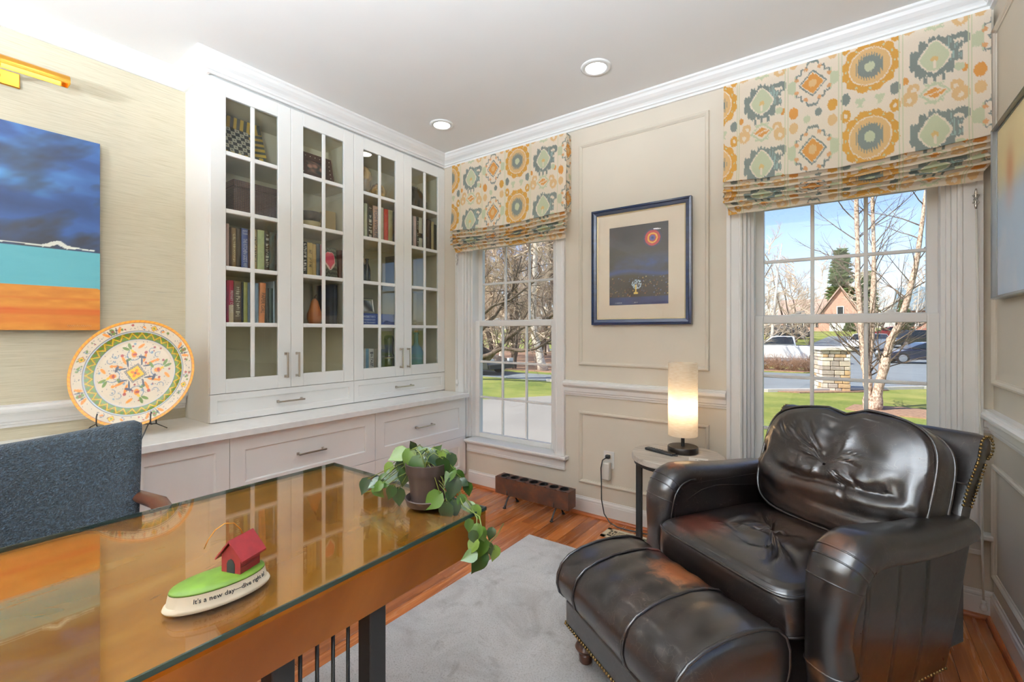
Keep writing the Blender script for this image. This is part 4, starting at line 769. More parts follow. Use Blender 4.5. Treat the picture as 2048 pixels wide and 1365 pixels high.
obj('buttons', bt.lathe([(.011, .014), (.011, .0152)], (.045, 0, 0), 16).xf(Mr), plain('button_grey', S(60, 60, 62), .5), o); obj('loop_tab', MB().tube([(.085, -.008, .006), (.1, -.006, .006), (.104, 0, .006), (.1, .006, .006), (.085, .008, .006)], .003, 6).xf(Mr), M['dark'], o)
o = thing('drink_coaster', 'square white card with small print on the grey table top', 'coaster', (-.618, 2.50, TZ)); Mc = tr(-.618, 2.50, TZ + .0006) @ Matrix.Rotation(.25, 4, 'Z'); obj('card', MB().box(-.048, .048, -.048, .048, 0, .004).xf(Mc), plain('white_tile', S(226, 222, 214), .5), o, bevel=.001); obj('small_mark', MB().box(-.016, -.008, .004, .012, .004, .0046).box(-.002, .03, .006, .009, .004, .0046).box(-.002, .02, 0, .003, .004, .0046).xf(Mc), plain('grey_print', S(120, 116, 110), .6), o)
# ---- outlet, adapter and cord
o = thing('wall_outlet', 'white wall outlet plate with adapter block plugged in', 'outlet', (-1.277, D, .405)); obj('cover_plate', MB().box(-1.314, -1.24, D - .006, D, .347, .462), M['white'], o, bevel=.003); obj('socket', MB().box(-1.295, -1.259, D - .009, D - .005, .412, .446), M['paper'], o, bevel=.003)
tag(obj('plug_adapter', MB().box(-1.315, -1.257, D - .05, D - .0065, .278, .392), plain('adapter_white', S(214, 210, 200), .5), bevel=.006), 'white plug-in adapter block under the black plug', 'adapter')
o = thing('lamp_cord', 'black power cord running from the outlet down to the floor', 'power cord', (-1.277, D - .02, 0)); obj('plug', MB().box(-1.292, -1.262, D - .036, D - .0095, .416, .442), M['dark'], o, bevel=.006)
obj('cord', MB().tube([(-1.277, D - .034, .428), (-1.30, D - .055, .41), (-1.306, D - .066, .36), (-1.302, D - .066, .25), (-1.305, D - .06, .15), (-1.285, D - .062, .06), (-1.24, D - .075, .018), (-1.18, D - .085, .0045), (-1.08, D - .08, .0045), (-.99, D - .07, .0045), (-.92, D - .075, .0045), (-.85, D - .11, .0045), (-.80, D - .17, .0045)], .0038, 8), M['dark'], o, smooth=True)
# ---- antique bottle mould rack
t = NT('antique_rust_wood'); nz = t.noise(t.co(), 12, 5, .6); n2 = t.noise(t.co(), 40, 4); t.set(Base_Color=t.mix(t.ramp(n2, [(.45, (0, 0, 0)), (.7, (.6, .6, .6))]), t.ramp(nz, [(.3, S(38, 21, 14)), (.55, S(76, 40, 22)), (.75, S(104, 58, 30))]), S(60, 40, 32)), Roughness=.5); t.bump(n2, .3, .003); M['rust'] = t.m
o = thing('bottle_rack', 'long antique wooden mould block with seven round holes on iron legs', 'antique mould', (-1.765, 2.685, 0)); rx0, rx1, ry_, rh, rz0_, rz1_ = -2.07, -1.465, 2.685, .052, .085, .205
m = MB(); nh = 7; cw = (rx1 - rx0 - .03) / nh
m.box(rx0, rx1, ry_ - rh, ry_ + rh, rz0_, rz1_ - .001); m.f.pop(1)
m.box(rx0, rx0 + .015, ry_ - rh, ry_ + rh, rz1_ - .001, rz1_).box(rx1 - .015, rx1, ry_ - rh, ry_ + rh, rz1_ - .001, rz1_)
hole = MB()
for i in range(nh):
    cx = rx0 + .015 + cw * (i + .5); N = 24; sq = []; ci = []; lo = []
    for k in range(N):
        q = 2 * PI * k / N; dx, dy = math.cos(q), math.sin(q); f_ = min((cw / 2) / max(abs(dx), 1e-6), rh / max(abs(dy), 1e-6)); sq.append((cx + dx * f_, ry_ + dy * f_, rz1_)); ci.append((cx + dx * .03, ry_ + dy * .036, rz1_)); lo.append((cx + dx * .028, ry_ + dy * .033, rz1_ - .07))
    m.add(sq + ci, [(k, (k + 1) % N, N + (k + 1) % N, N + k) for k in range(N)]); hole.add(ci + lo, [(k, (k + 1) % N, N + (k + 1) % N, N + k) for k in range(N)] + [tuple(range(N, 2 * N))]); hole.tube([(cx + .0305 * math.cos(2 * PI * k / 20), ry_ + .0365 * math.sin(2 * PI * k / 20), rz1_) for k in range(20)], .0028, 6, closed=True)
obj('wood_block', m, M['rust'], o); obj('hole_lining', hole, plain('blackened_iron', S(34, 30, 28), .5, metal=.5), o)
for cx in (-1.965, -1.575):
    sd = MB()
    for sg in (-1, 1): sd.tube([(cx, ry_ + sg * .05, .12), (cx, ry_ + sg * .052, .09), (cx, ry_ + sg * .02, .075), (cx, ry_ + sg * .05, .05), (cx, ry_ + sg * .068, .022), (cx, ry_ + sg * .078, .008)], [.004, .006, .007, .006, .006, .008], 8).lathe([(.012, .0005), (.012, .006), (.006, .009)], (cx, ry_ + sg * .08, 0), 10)
    obj('iron_leg', sd, M['black'], o, smooth=True)
obj('iron_bar', MB().tube([(-1.965, ry_, .072), (-1.575, ry_, .072)], .005, 8), M['black'], o)
# ---- floor register
o = thing('floor_register', 'cream metal floor register with a lattice of slots', 'floor vent', (-1.08, 2.67, 0)); m = MB(); vx0, vx1, vy0, vy1 = -1.225, -.935, 2.605, 2.735
m.box(vx0, vx1, vy0, vy0 + .022, .0003, .005).box(vx0, vx1, vy1 - .022, vy1, .0003, .005).box(vx0, vx0 + .03, vy0, vy1, .0003, .005).box(vx1 - .03, vx1, vy0, vy1, .0003, .005)
for i in range(1, 5): xx = vx0 + .03 + (vx1 - vx0 - .06) * i / 5; m.box(xx - .004, xx + .004, vy0 + .02, vy1 - .02, .0008, .0045)
for i in range(5):
    xa = vx0 + .03 + (vx1 - vx0 - .06) * i / 5; xb_ = xa + (vx1 - vx0 - .06) / 5
    if i % 2: 
        for yy in (2.641, 2.656, 2.67, 2.684, 2.699): m.box(xa, xb_, yy - .003, yy + .003, .0008, .0045)
    else: m.box(xa, xb_, 2.65, 2.656, .0008, .0045).box(xa, xb_, 2.684, 2.69, .0008, .0045).box(xa + .014, xa + .02, 2.656, vy1 - .02, .0008, .0045).box(xa + .03, xa + .036, vy0 + .02, 2.684, .0008, .0045)
obj('grille', m, plain('almond_enamel', S(206, 190, 158), .4), o); obj('duct_shade', MB().box(vx0 + .02, vx1 - .02, vy0 + .015, vy1 - .015, .0002, .0006), M['ink'], o)  # flat black sheet stands in for the shade below the slots
# ---- rug
t = NT('silvery_rug'); n1 = t.noise(t.co(), 3.2, 5, .65, .8); n2 = t.noise(t.co(scale=(1, 1, 1)), 160, 4, .7); n3 = t.noise(t.co(), 9, 4, .6, .5); n4 = t.noise(t.co(), 1.3, 2)
c = t.ramp(n1, [(.3, S(178, 175, 174)), (.5, S(212, 211, 211)), (.72, S(228, 227, 228))]); c = t.mix(t.ramp(n3, [(.56, (0, 0, 0)), (.72, (.55, .55, .55))]), c, S(150, 146, 144)); c = t.mix(t.ramp(n4, [(.55, (0, 0, 0)), (.75, (.35, .35, .35))]), c, S(176, 190, 206)); c = t.mix(t.ramp(n2, [(.35, (.5, .5, .5)), (.5, (0, 0, 0))]), c, S(140, 134, 128))
t.set(Base_Color=c, Roughness=.75, Sheen_Weight=.4); t.bump(n2, .5, .004); M['rug'] = t.m
rg = MB().grid(lambda u, v: (-1.575 + 1.765 * u + .004 * math.sin(v * 9) * (1 - u), -.35 + 2.69 * v + .005 * math.sin(u * 7), .0125 + .0008 * math.sin(u * 31) * math.sin(v * 43)), 60, 80); k = len(rg.v)
edge = [i for i in range(60)] + [j * 60 + 59 for j in range(1, 80)] + [79 * 60 + i for i in range(58, -1, -1)] + [j * 60 for j in range(78, 0, -1)]
low = [(rg.v[i][0], rg.v[i][1], .0008) for i in edge]; ne = len(edge); rg.v += low; rg.f += [(edge[i], edge[(i + 1) % ne], k + (i + 1) % ne, k + i) for i in range(ne)] + [tuple(range(k, k + ne))]
ru = obj('area_rug', rg, M['rug']); tag(ru, 'pale silver-grey area rug with a mottled pile', 'rug')
# ================================================================ desk
t = NT('gold_lacquer'); n1 = t.noise(t.co(scale=(2.2, 1.2, 1)), 1.6, 4, .55, 1.2); n2 = t.noise(t.co(scale=(3, 1, 1)), 5.0, 3)
t.set(Base_Color=t.mix(t.ramp(n2, [(.5, (0, 0, 0)), (.75, (.4, .4, .4))]), t.ramp(n1, [(.3, S(152, 90, 18)), (.5, S(184, 122, 40)), (.72, S(206, 154, 78))]), S(146, 84, 24)), Metallic=.6, Roughness=.09); M['gold'] = t.m
DX0, DX1, DY0, DY1 = -1.583, -.83, -.56, 1.015
o = thing('desk', 'long gold lacquered desk with a glass top and black bar legs', 'desk', ((DX0 + DX1) / 2, (DY0 + DY1) / 2, 0))
obj('top_panel', MB().box(DX0 + .002, DX1 - .002, DY0 + .002, DY1 - .002, .742, .7505), M['gold'], o)
t = NT('dark_gold_apron'); n1 = t.noise(t.co(scale=(2, 1.4, 2)), 2.2, 4, .5, .8); t.set(Base_Color=t.ramp(n1, [(.3, S(112, 58, 14)), (.7, S(150, 88, 30))]), Metallic=.35, Roughness=.3)  # apron in a darker, rougher gold than the top panel
obj('apron', MB().box(DX0 + .002, DX1 - .002, DY0 + .002, DY1 - .002, .65, .742), t.m, o)
obj('glass_top', MB().box(DX0 + .0006, DX1 - .0006, DY0 + .0006, DY1 - .0006, .7555, .7605), glassy('desk_glass', (.97, .98, .96), 1.3), o)
e_ = MB(); h_ = .0045
for a in ((DX0, DX1, DY0, DY0 + h_), (DX0, DX1, DY1 - h_, DY1), (DX0, DX0 + h_, DY0, DY1), (DX1 - h_, DX1, DY0, DY1)): e_.box(a[0], a[1], a[2], a[3], .751, .7603)
obj('glass_edge', e_, plain('green_glass_edge', S(38, 58, 52), .15, var=.1), o)
for yb in (.42, -.2):
    for x in (-.875, -1.54):
        for y in (yb, yb + .215): obj('leg', MB().box(x - .022, x + .022, y, y + .044, 0.0135, .65), M['black'], o, bevel=.002, seg=1)
        for k in range(4): obj('rod', MB().tube([(x, yb + .0505 + .0155 + .036 * k, .012), (x, yb + .0505 + .0155 + .036 * k, .65)], .004, 8), M['black'], o, smooth=True)
        obj('foot_rail', MB().box(x - .022, x + .022, yb + .044, yb + .215, .0135, .03), M['black'], o)
# ================================================================ blue boucle chair
t = NT('blue_boucle'); v1 = t.n('ShaderNodeTexVoronoi', Vector=t.co(), Scale=230.0).outputs['Distance']; n1 = t.noise(t.co(), 120, 4, .7); n2 = t.noise(t.co(), 3, 2)
t.set(Base_Color=t.mix(t.math('MULTIPLY', n2, .4), t.ramp(n1, [(.3, S(17, 23, 29)), (.5, S(32, 43, 54)), (.72, S(68, 87, 104))]), S(46, 54, 54)), Roughness=.95, Sheen_Weight=.12, Sheen_Roughness=.5); t.bump(t.math('ADD', v1, n1), 1.0, .006); M['boucle'] = t.m
o = thing('desk_chair', 'blue boucle armchair with curved back and dark wood arms behind the desk', 'chair', (-1.86, .1, 0))
def back_pt(u, v):
    q = 2 * PI * v; s_ = (u - .5) * 2; y = .1 + s_ * .43; edge = min(1, (1 - abs(s_)) / .05) ** .5 if abs(s_) < 1 else 0; edge = max(edge, .15)
    xm = -2.13 + .15 * abs(s_) ** 2.4; ztop = .905 + .055 * s_ * s_; zb = .46; zc, hz = (ztop + zb) / 2, (ztop - zb) / 2; n = 3.2
    cx = math.copysign(abs(math.cos(q)) ** (2 / n), math.cos(q)); cz = math.copysign(abs(math.sin(q)) ** (2 / 5.0), math.sin(q)); z = zc + hz * cz * (.92 + .08 * edge)
    return (xm + .036 * cx * edge - .10 * (z - .7) * .35, y - (.012 * (z - .95) if s_ > 0 else -.012 * (z - .95)) * -3 * abs(s_), z)
obj('backrest', MB().grid(back_pt, 49, 40, cv=True).add([], []), M['boucle'], o, smooth=True)
def puff(mb, c, hx, hy, zs, n=5.0, nu=64, wr=None, M_=None):
    """closed cushion: zs = [(scale, z)] rings of a superellipse"""
    i0 = len(mb.v)
    def f(u, v):
        i = v * (len(zs) - 1); k = min(int(i), len(zs) - 2); fr = i - k; s_ = zs[k][0] * (1 - fr) + zs[k + 1][0] * fr; z = zs[k][1] * (1 - fr) + zs[k + 1][1] * fr; q = 2 * PI * u
        x = hx * s_ * math.copysign(abs(math.cos(q)) ** (2 / n), math.cos(q)); y = hy * s_ * math.copysign(abs(math.sin(q)) ** (2 / n), math.sin(q))
        if wr: z += wr(x, y, z, s_)
        return (c[0] + x, c[1] + y, c[2] + z)
    mb.grid(f, nu, (len(zs) - 1) * 5 + 1, cu=True)
    if M_ is not None: mb.xf(M_, i0)
    return mb
obj('seat', puff(MB(), (-1.83, .1, 0), .28, .30, [(.02, .40), (.9, .40), (.98, .41), (1, .43), (1, .46), (.98, .48), (.9, .492), (.5, .50), (.02, .502)]), M['boucle'], o, smooth=True)
for sg in (-1, 1):
    ya = .1 + sg * .425; obj('arm', MB().tube([(-2.14, .1 + sg * .36, .665), (-2.02, ya - sg * .01, .69), (-1.85, ya + sg * .012, .693), (-1.7, ya, .68), (-1.63, ya - sg * .01, .655)], [.012, .017, .02, .019, .016], 10, sx=1.4), M['wood_dark'], o, smooth=True)
    obj('leg', MB().tube([(-1.63, ya - sg * .01, .66), (-1.61, ya - sg * .03, .4), (-1.59, ya - sg * .04, .0005)], [.018, .02, .013], 10), M['wood_dark'], o, smooth=True); obj('leg', MB().tube([(-2.14, .1 + sg * .34, .66), (-2.12, .1 + sg * .32, .4), (-2.18, .1 + sg * .34, .0005)], [.014, .02, .013], 10), M['wood_dark'], o, smooth=True)
# ================================================================ leather armchair and ottoman
def leather(name, wear=None):
    t = NT(name); co = t.n('ShaderNodeTexCoord').outputs['Object']; n1 = t.noise(co, 3.5, 4, .6); n2 = t.noise(co, 22, 5, .65, 1.0); v = t.n('ShaderNodeTexVoronoi', Vector=co, Scale=150.0, _feature='DISTANCE_TO_EDGE').outputs[0]
    c = t.ramp(n1, [(.3, S(17, 14, 13)), (.5, S(25, 19, 17)), (.68, S(40, 26, 20)), (.8, S(58, 34, 24))])
    sc1 = t.n('ShaderNodeTexVoronoi', Vector=t.n('ShaderNodeMapping', Vector=t.n('ShaderNodeVectorMath', _operation='ADD', i0=co, i1=t.n('ShaderNodeTexNoise', Vector=co, Scale=6.0, Detail=3.0).outputs['Color']).outputs[0], Scale=(1, 1, 1)).outputs[0], Scale=9.0, _feature='DISTANCE_TO_EDGE').outputs[0]
    scr = t.ramp(sc1, [(.0, (.30,) * 3), (.012, (0, 0, 0))]); c = t.mix(t.math('MULTIPLY', scr, t.ramp(n1, [(.4, (0, 0, 0)), (.6, (1, 1, 1))])), c, S(150, 138, 126))
    if wear:
        for (wx, wy, wz, r, col) in wear:
            d = t.n('ShaderNodeVectorMath', _operation='DISTANCE', i0=t.n('ShaderNodeMapping', Vector=co, Location=(-wx, -wy, -wz)).outputs[0], i1=(0, 0, 0)).outputs['Value']
            c = t.mix(t.ramp(t.math('ADD', t.math('DIVIDE', d, r), t.math('MULTIPLY', t.math('SUBTRACT', n2, .5), 1.3)), [(.35, (.85,) * 3), (1.0, (0, 0, 0))]), c, S(*col))
    t.set(Base_Color=c, Roughness=t.ramp(n2, [(.25, (.27,) * 3), (.75, (.36,) * 3)]), Specular_IOR_Level=.6, Coat_Weight=.7, Coat_Roughness=.17)
    n5 = t.noise(co, 13, 3, .5, .6); t.bump(n5, .12, .004); return t.m
M['leather'] = leather('dark_brown_leather', [(-.16, .12, .49, .13, (96, 48, 36)), (.37, .10, .64, .05, (84, 50, 30)), (.36, .03, .28, .04, (92, 60, 36)), (-.37, .16, .67, .05, (110, 58, 34)), (.0, .40, .60, .2, (66, 46, 34))])
M['leather2'] = leather('ottoman_leather', [(-.02, -.13, .42, .12, (166, 96, 52)), (-.17, -.08, .42, .07, (96, 54, 46))])
M['nail'] = plain('antique_brass_nail', S(128, 104, 62), .35, metal=.9, var=.2, vs=80)
AR = math.radians(-32); AO = (-.387, 1.75, 0)
ch = thing('leather_armchair', 'large dark brown leather armchair with rolled arms and loose back cushion', 'armchair', AO, AR, local=True)
rw = np.random.RandomState(3)
WR = [(rw.uniform(-1, 1), rw.uniform(-1, 1), rw.uniform(0, PI), rw.uniform(12, 26), rw.uniform(0, 6)) for _ in range(9)]
def wrk(x, y, amp, spread=.16):
    """soft radiating creases"""
    s_ = 0
    for a, b, q, f, p in WR: s_ += math.exp(-((x - a * .12) ** 2 + (y - b * .12) ** 2) / spread ** 2 * 2) * math.sin((x * math.cos(q) + y * math.sin(q)) * f * 2 + p)
    return amp * s_
def radial(x, y, amp, n, r0, w):
    r = math.hypot(x, y); q = math.atan2(y, x); s_ = math.sin(n * q + 5 * math.sin(q * 2 + 1) + r * 22); return amp * (1 - abs(s_) * 2 if s_ < 0 else s_ * .4) * math.exp(-((r - r0) / w) ** 2)
obj('seat_base', MB().box(-.34, .34, .075, .74, .115, .315), M['leather'], ch, bevel=.02, seg=3)
sz = [(.02, .322), (.9, .322), (.975, .328), (1, .345), (1.008, .39), (1, .445), (.985, .46), (.955, .472), (.9, .481), (.75, .489), (.5, .494), (.25, .495), (.02, .495)]
obj('seat_cushion', puff(MB(), (0, .30, 0), .305, .315, sz, 9.0, 112, lambda x, y, z, s_: (wrk(x - .02, y - .02, .004) + radial(x - .05, y + .04, .011, 8, .11, .075) + radial(x + .08, y - .06, .008, 6, .08, .05) if z > .46 else (.003 * math.sin(x * 60 + y * 40) if s_ > .97 else 0))), M['leather'], ch, smooth=True)
def ring(hx, hy, n, z, c, N=112): return [(c[0] + hx * math.copysign(abs(math.cos(2 * PI * k / N)) ** (2 / n), math.cos(2 * PI * k / N)), c[1] + hy * math.copysign(abs(math.sin(2 * PI * k / N)) ** (2 / n), math.sin(2 * PI * k / N)), z) for k in range(N)]
obj('seat_piping', MB().tube(ring(.303, .313, 9, .4555, (0, .30)), .0055, 8, closed=True).tube(ring(.303, .313, 9, .335, (0, .30)), .005, 8, closed=True), M['leather'], ch, smooth=True)
APATH = [(0.745, 0.586, 0.368, 0.056, 0.043), (0.66, 0.591, 0.371, 0.066, 0.05), (0.56, 0.593, 0.374, 0.07, 0.052), (0.45, 0.596, 0.375, 0.072, 0.053), (0.34, 0.604, 0.375, 0.074, 0.054), (0.25, 0.614, 0.375, 0.075, 0.055), (0.18, 0.616, 0.375, 0.076, 0.058), (0.132, 0.602, 0.374, 0.076, 0.06), (0.102, 0.568, 0.372, 0.075, 0.058), (0.087, 0.521, 0.37, 0.072, 0.055), (0.079, 0.466, 0.367, 0.066, 0.052), (0.076, 0.42, 0.364, 0.06, 0.05), (0.075, 0.365, 0.362, 0.058, 0.048), (0.075, 0.325, 0.366, 0.063, 0.05), (0.075, 0.288, 0.37, 0.066, 0.05), (0.08, 0.24, 0.366, 0.062, 0.046), (0.082, 0.18, 0.36, 0.056, 0.042), (0.084, 0.12, 0.358, 0.05, 0.04)]
def arm_surf(sg, u, v):
    A = np.array(APATH); i = v * (len(A) - 1); k = min(int(i), len(A) - 2); f = i - k
    g = lambda j: A[k][j] * (1 - f) + A[k + 1][j] * f
    k0, k1 = max(k - 1, 0), min(k + 2, len(A) - 1); d = np.array([A[k1][0] - A[k0][0], A[k1][1] - A[k0][1]]); d /= np.linalg.norm(d); nrm = np.array([d[1], -d[0]])          # outward normal of the path
    q = 2 * PI * u; cx = math.copysign(abs(math.cos(q)) ** .85, math.cos(q)) * g(3); cn = math.copysign(abs(math.sin(q)) ** .85, math.sin(q)) * g(4)
    return (sg * (g(2) + cx), g(0) + nrm[0] * -cn, g(1) + nrm[1] * -cn)
for sg in (-1, 1):
    ar = obj('arm', MB().grid(lambda u, v: arm_surf(sg, u, v), 32, 69, cu=True).box(min(sg * .308, sg * .38), max(sg * .308, sg * .38), .12, .74, .2, .60), M['leather'], ch, smooth=50)
    for vv in (7.2 / 17, 7.9 / 17, 8.8 / 17, 13.9 / 17):
        pl = MB(); pl.tube([tuple(Vector(arm_surf(sg, k / 28, vv)) ) for k in range(28)], .0028 if vv < .7 else .004, 6, closed=True)
        obj('pleat_seam', pl, M['leather'], ar, smooth=True)
    def side(u, v):
        y = .108 + (.612 - .06 * (1 - v)) * u; z = .118 + .500 * v; bul = .010 * math.sin(PI * u) ** .5 * math.sin(PI * min(1, v * 1.1)) ** .5
        gro = sum(math.exp(-((y - yy) / .0045) ** 2) for yy in (.178, .325, .47)) * .006
        return (sg * (.366 + .048 * v ** .8 + bul - gro), y, z)
    sp = obj('side_panel', MB().grid(side, 120, 24), M['leather'], ch, smooth=True)
    obj('side_fill', MB().prism([(sg * .30, .118), (sg * .362, .118), (sg * .406, .60), (sg * .30, .60)], .10, .655, 'y'), M['leather'], ch)
    nl = MB()
    for k in range(34): a = side(k / 33, 0); nl.sphere((a[0] + sg * .002, a[1], a[2] + .004), .0052, 7, 4)
    for k in range(32): a = side(.06 + .94 * k / 31, .985); nl.sphere((a[0] + sg * .004, a[1], a[2] - .012 + .018 * math.sin(PI * k / 31) * 0), .005, 7, 4)
    tag(obj('nail_trim', nl, M['nail'], sp, smooth=True), kind='stuff')
    obj('front_arm_piping', MB().tube([arm_surf(sg, .5 - .0 if sg > 0 else .5, v_ / 40) for v_ in range(13, 31)], .004, 8), M['leather'], ar, smooth=True)
    obj('inner_arm_piping', MB().tube([(sg * .308, .115, .33), (sg * .306, .118, .42), (sg * .305, .132, .49), (sg * .304, .16, .53), (sg * .303, .247, .565), (sg * .303, .335, .575), (sg * .303, .549, .552), (sg * .303, .72, .545)], .0045, 8), M['leather'], ch, smooth=True)
    for (lx_, ly_, lab) in ((sg * .33, .115, 0), (sg * .30, .67, 1)):
        obj('leg', MB().lathe([(.022, .0135), (.026, .03), (.032, .06), (.038, .08), (.034, .09), (.04, .105), (.042, .125)] if not lab else [(.02, .0005), (.026, .03), (.034, .08), (.036, .125)], (lx_, ly_, 0), 18), M['wood_dark'], ch, smooth=40)
BP = [(.64, .28), (.675, .45), (.70, .55), (.728, .65), (.765, .72), (.81, .785), (.84, .83), (.848, .862), (.86, .885), (.885, .897), (.912, .892), (.932, .872), (.936, .845), (.922, .822), (.9, .81), (.875, .78), (.84, .72), (.79, .64), (.765, .55), (.745, .4), (.70, .118), (.60, .118)]
bk = MB(); nX = 25
def bring(i):
    s_ = -1 + 2 * i / (nX - 1); e = max(0, abs(s_) - .94) / .06; k = 1 - .10 * e * e; cy, cz = .80, .6
    return [(s_ * (.378 - .03 * max(0, min(1, (.62 - z) / .5))), cy + (y - cy) * k if z > .5 else y, cz + (z - cz) * (1 - .02 * e * e)) for y, z in BP]
rs_ = [bring(i) for i in range(nX)]; nB = len(BP); bk.add([p for r in rs_ for p in r], [(i * nB + j, i * nB + (j + 1) % nB, (i + 1) * nB + (j + 1) % nB, (i + 1) * nB + j) for i in range(nX - 1) for j in range(nB)] + [tuple(range(nB)), tuple((nX - 1) * nB + j for j in range(nB))[::-1]])
bo = obj('back_frame', bk, M['leather'], ch, smooth=45)
for sg in (-1, 1):
    nl = MB(); pth = [Vector((sg * .381, y, z)) for y, z in BP[3:15]]; ln = 0; st = .0135
    for a, b in zip(pth[:-1], pth[1:]):
        L_ = (b - a).length; d = st - ln
        while d < L_: p = a.lerp(b, d / L_); c0 = Vector((sg * .381, .83, .8)); p = p + (c0 - p).normalized() * .007; nl.sphere(p, .0055, 7, 4); d += st
        ln = (ln + L_) % st
    for k in range(14): f = k / 13; nl.sphere((sg * .381, .79 + .09 * f - .002, .655 + .135 * f), .005, 7, 4)
    tag(obj('nail_trim', nl, M['nail'], bo, smooth=True), kind='stuff')
obj('back_seam', MB().tube([(-.376, .772, .733), (0, .762, .733), (.376, .772, .733)], .003, 6), M['leather'], bo, smooth=True)
pz = [(.02, -.085), (.6, -.085), (.85, -.078), (.95, -.066), (1, -.05), (1.012, 0), (1, .05), (.95, .072), (.85, .088), (.65, .104), (.4, .115), (.2, .119), (.02, .12)]
Mb_ = tr(.025, .585, .705) @ rot('X', 68)              # cushion local: x across, y up the back, z towards the sitter
Mb_ = tr(.045, .645, .70) @ Matrix(((1, 0, 0, 0), (0, math.sin(math.radians(20)), -math.cos(math.radians(20)), 0), (0, math.cos(math.radians(20)), math.sin(math.radians(20)), 0), (0, 0, 0, 1)))
def bwr(x, y, z, s_):
    if z < .045: return .004 * math.sin(x * 45 + y * 30) if s_ > .97 else 0
    h = wrk(x, y * 1.2 + .03, .0035, .2); y0 = -.075 + .85 * x * x + .012 * math.sin(x * 14 + 1); y1 = -.15 + .45 * (x - .06) ** 2
    h -= .026 * math.exp(-((y - y0) / .012) ** 2) * (.55 + .45 * math.sin(x * 11 + 2) ** 2) + .016 * math.exp(-((y - y1) / .011) ** 2) * max(0, min(1, (x + .12) * 6)); h += .020 * math.exp(-((y - y0 + .045) / .035) ** 2) + .012 * math.exp(-((y - y0 - .04) / .03) ** 2)
    h -= .020 * math.exp(-((x + .01 + .1 * (y - .2)) / .010) ** 2) * max(0, (y - .02) / .2); h += radial(x - .01, y - .03, .009, 7, .10, .06) + radial(x + .15, y - .05, .005, 5, .08, .05)
    return h
bc = MB(); puff(bc, (0, 0, 0), .315, .238, pz, 4.2, 140, bwr)
def sag(p): x, y, z = p; return (x * (1 + .02 * math.cos(y * 6)), y - .028 * math.exp(-((x + .01) / .03) ** 2) * max(0, y / .24) + .012 * math.sin(x * 9 + 1) * max(0, y / .24), z)
bc.v = [sag(p) for p in bc.v]; bc.xf(Mb_); obj('back_cushion', bc, M['leather'], ch, smooth=True)
pp = MB()
for zz, sx_ in ((.056, 1.0), (-.056, 1.0)): pp.tube([tuple(Mb_ @ Vector(sag((p[0], p[1], zz + .004 * math.sin(p[0] * 22))))) for p in ring(.315 * sx_, .238 * sx_, 4.2, 0, (0, 0), 120)], .0055, 8, closed=True)
obj('cushion_piping', pp, M['leather'], ch, smooth=True)
# ---- ottoman
ot = thing('leather_ottoman', 'dark brown leather ottoman with domed top and turned legs', 'ottoman', AO, AR, local=True)
OP = [(-.425, .232), (-.447, .255), (-.457, .29), (-.454, .325), (-.438, .36), (-.405, .388), (-.35, .408), (-.28, .42), (-.2, .423), (-.13, .417), (-.075, .40), (-.042, .37), (-.028, .33), (-.028, .28), (-.036, .25), (-.05, .232)]
X0o, X1o = -.318, .318; xs_ = [X0o - .016, X0o - .013, X0o - .006, X0o] + [X0o + (X1o - X0o) * i / 60 for i in range(1, 60)] + [X1o, X1o + .006, X1o + .013, X1o + .016]
def oring(x):
    k = 1.0
    if x < X0o: k = {0: .3, 1: .75, 2: .96}[xs_.index(x)]
    elif x > X1o: k = {1: .96, 2: .75, 3: .3}[xs_.index(x) - xs_.index(X1o)]
    cy, cz = -.24, .30; pinch = sum(math.exp(-((x - q) / .006) ** 2) for q in (-.2, .1)) * .006
    return [(x, cy + (y - cy) * (k - pinch * 2) , cz + (z - cz) * (k - pinch * 3) + (.0022 * math.sin(x * 70 + y * 30) * math.sin(y * 25) if z > .35 else .001 * math.sin(x * 50))) for y, z in OP2]
OP2 = []
for i in range(len(OP) - 1):
    for f in (0, .5): OP2.append((OP[i][0] * (1 - f) + OP[i + 1][0] * f, OP[i][1] * (1 - f) + OP[i + 1][1] * f))
OP2.append(OP[-1]); nO = len(OP2); m = MB(); rr_ = [oring(x) for x in xs_]
m.add([p for r in rr_ for p in r], [(i * nO + j, i * nO + (j + 1) % nO, (i + 1) * nO + (j + 1) % nO, (i + 1) * nO + j) for i in range(len(xs_) - 1) for j in range(nO)] + [tuple(range(nO)), tuple((len(xs_) - 1) * nO + j for j in range(nO))[::-1]])
obj('top_cushion', m, M['leather2'], ot, smooth=50)
for q in (X0o, -.2, .1, X1o): obj('piping', MB().tube([(q, y * 1.0 + (-.24 - y) * -.004, z + .001) for y, z in OP2], .0055, 8), M['leather2'], ot, smooth=True)
obj('upholstered_base', MB().box(-.305, .305, -.43, -.045, .135, .236), M['leather2'], ot, bevel=.012, seg=3)
nl = MB()
for k in range(46): x = -.298 + .596 * k / 45; nl.sphere((x, -.432, .14), .0055, 7, 4); nl.sphere((x, -.043, .14), .0055, 7, 4)
for k in range(28): y = -.425 + .375 * k / 27; nl.sphere((.307, y, .14), .0055, 7, 4); nl.sphere((-.307, y, .14), .0055, 7, 4)
tag(obj('nail_trim', nl, M['nail'], ot, smooth=True), kind='stuff')
for lx_ in (-.245, .245):
    for ly_ in (-.375, -.1): obj('leg', MB().lathe([(.02, .0135), (.024, .018), (.026, .045), (.022, .05), (.034, .058), (.04, .07), (.034, .082), (.024, .088), (.03, .094), (.034, .11), (.03, .137)], (lx_, ly_, 0), 22), M['wood_dark'], ot, smooth=40)
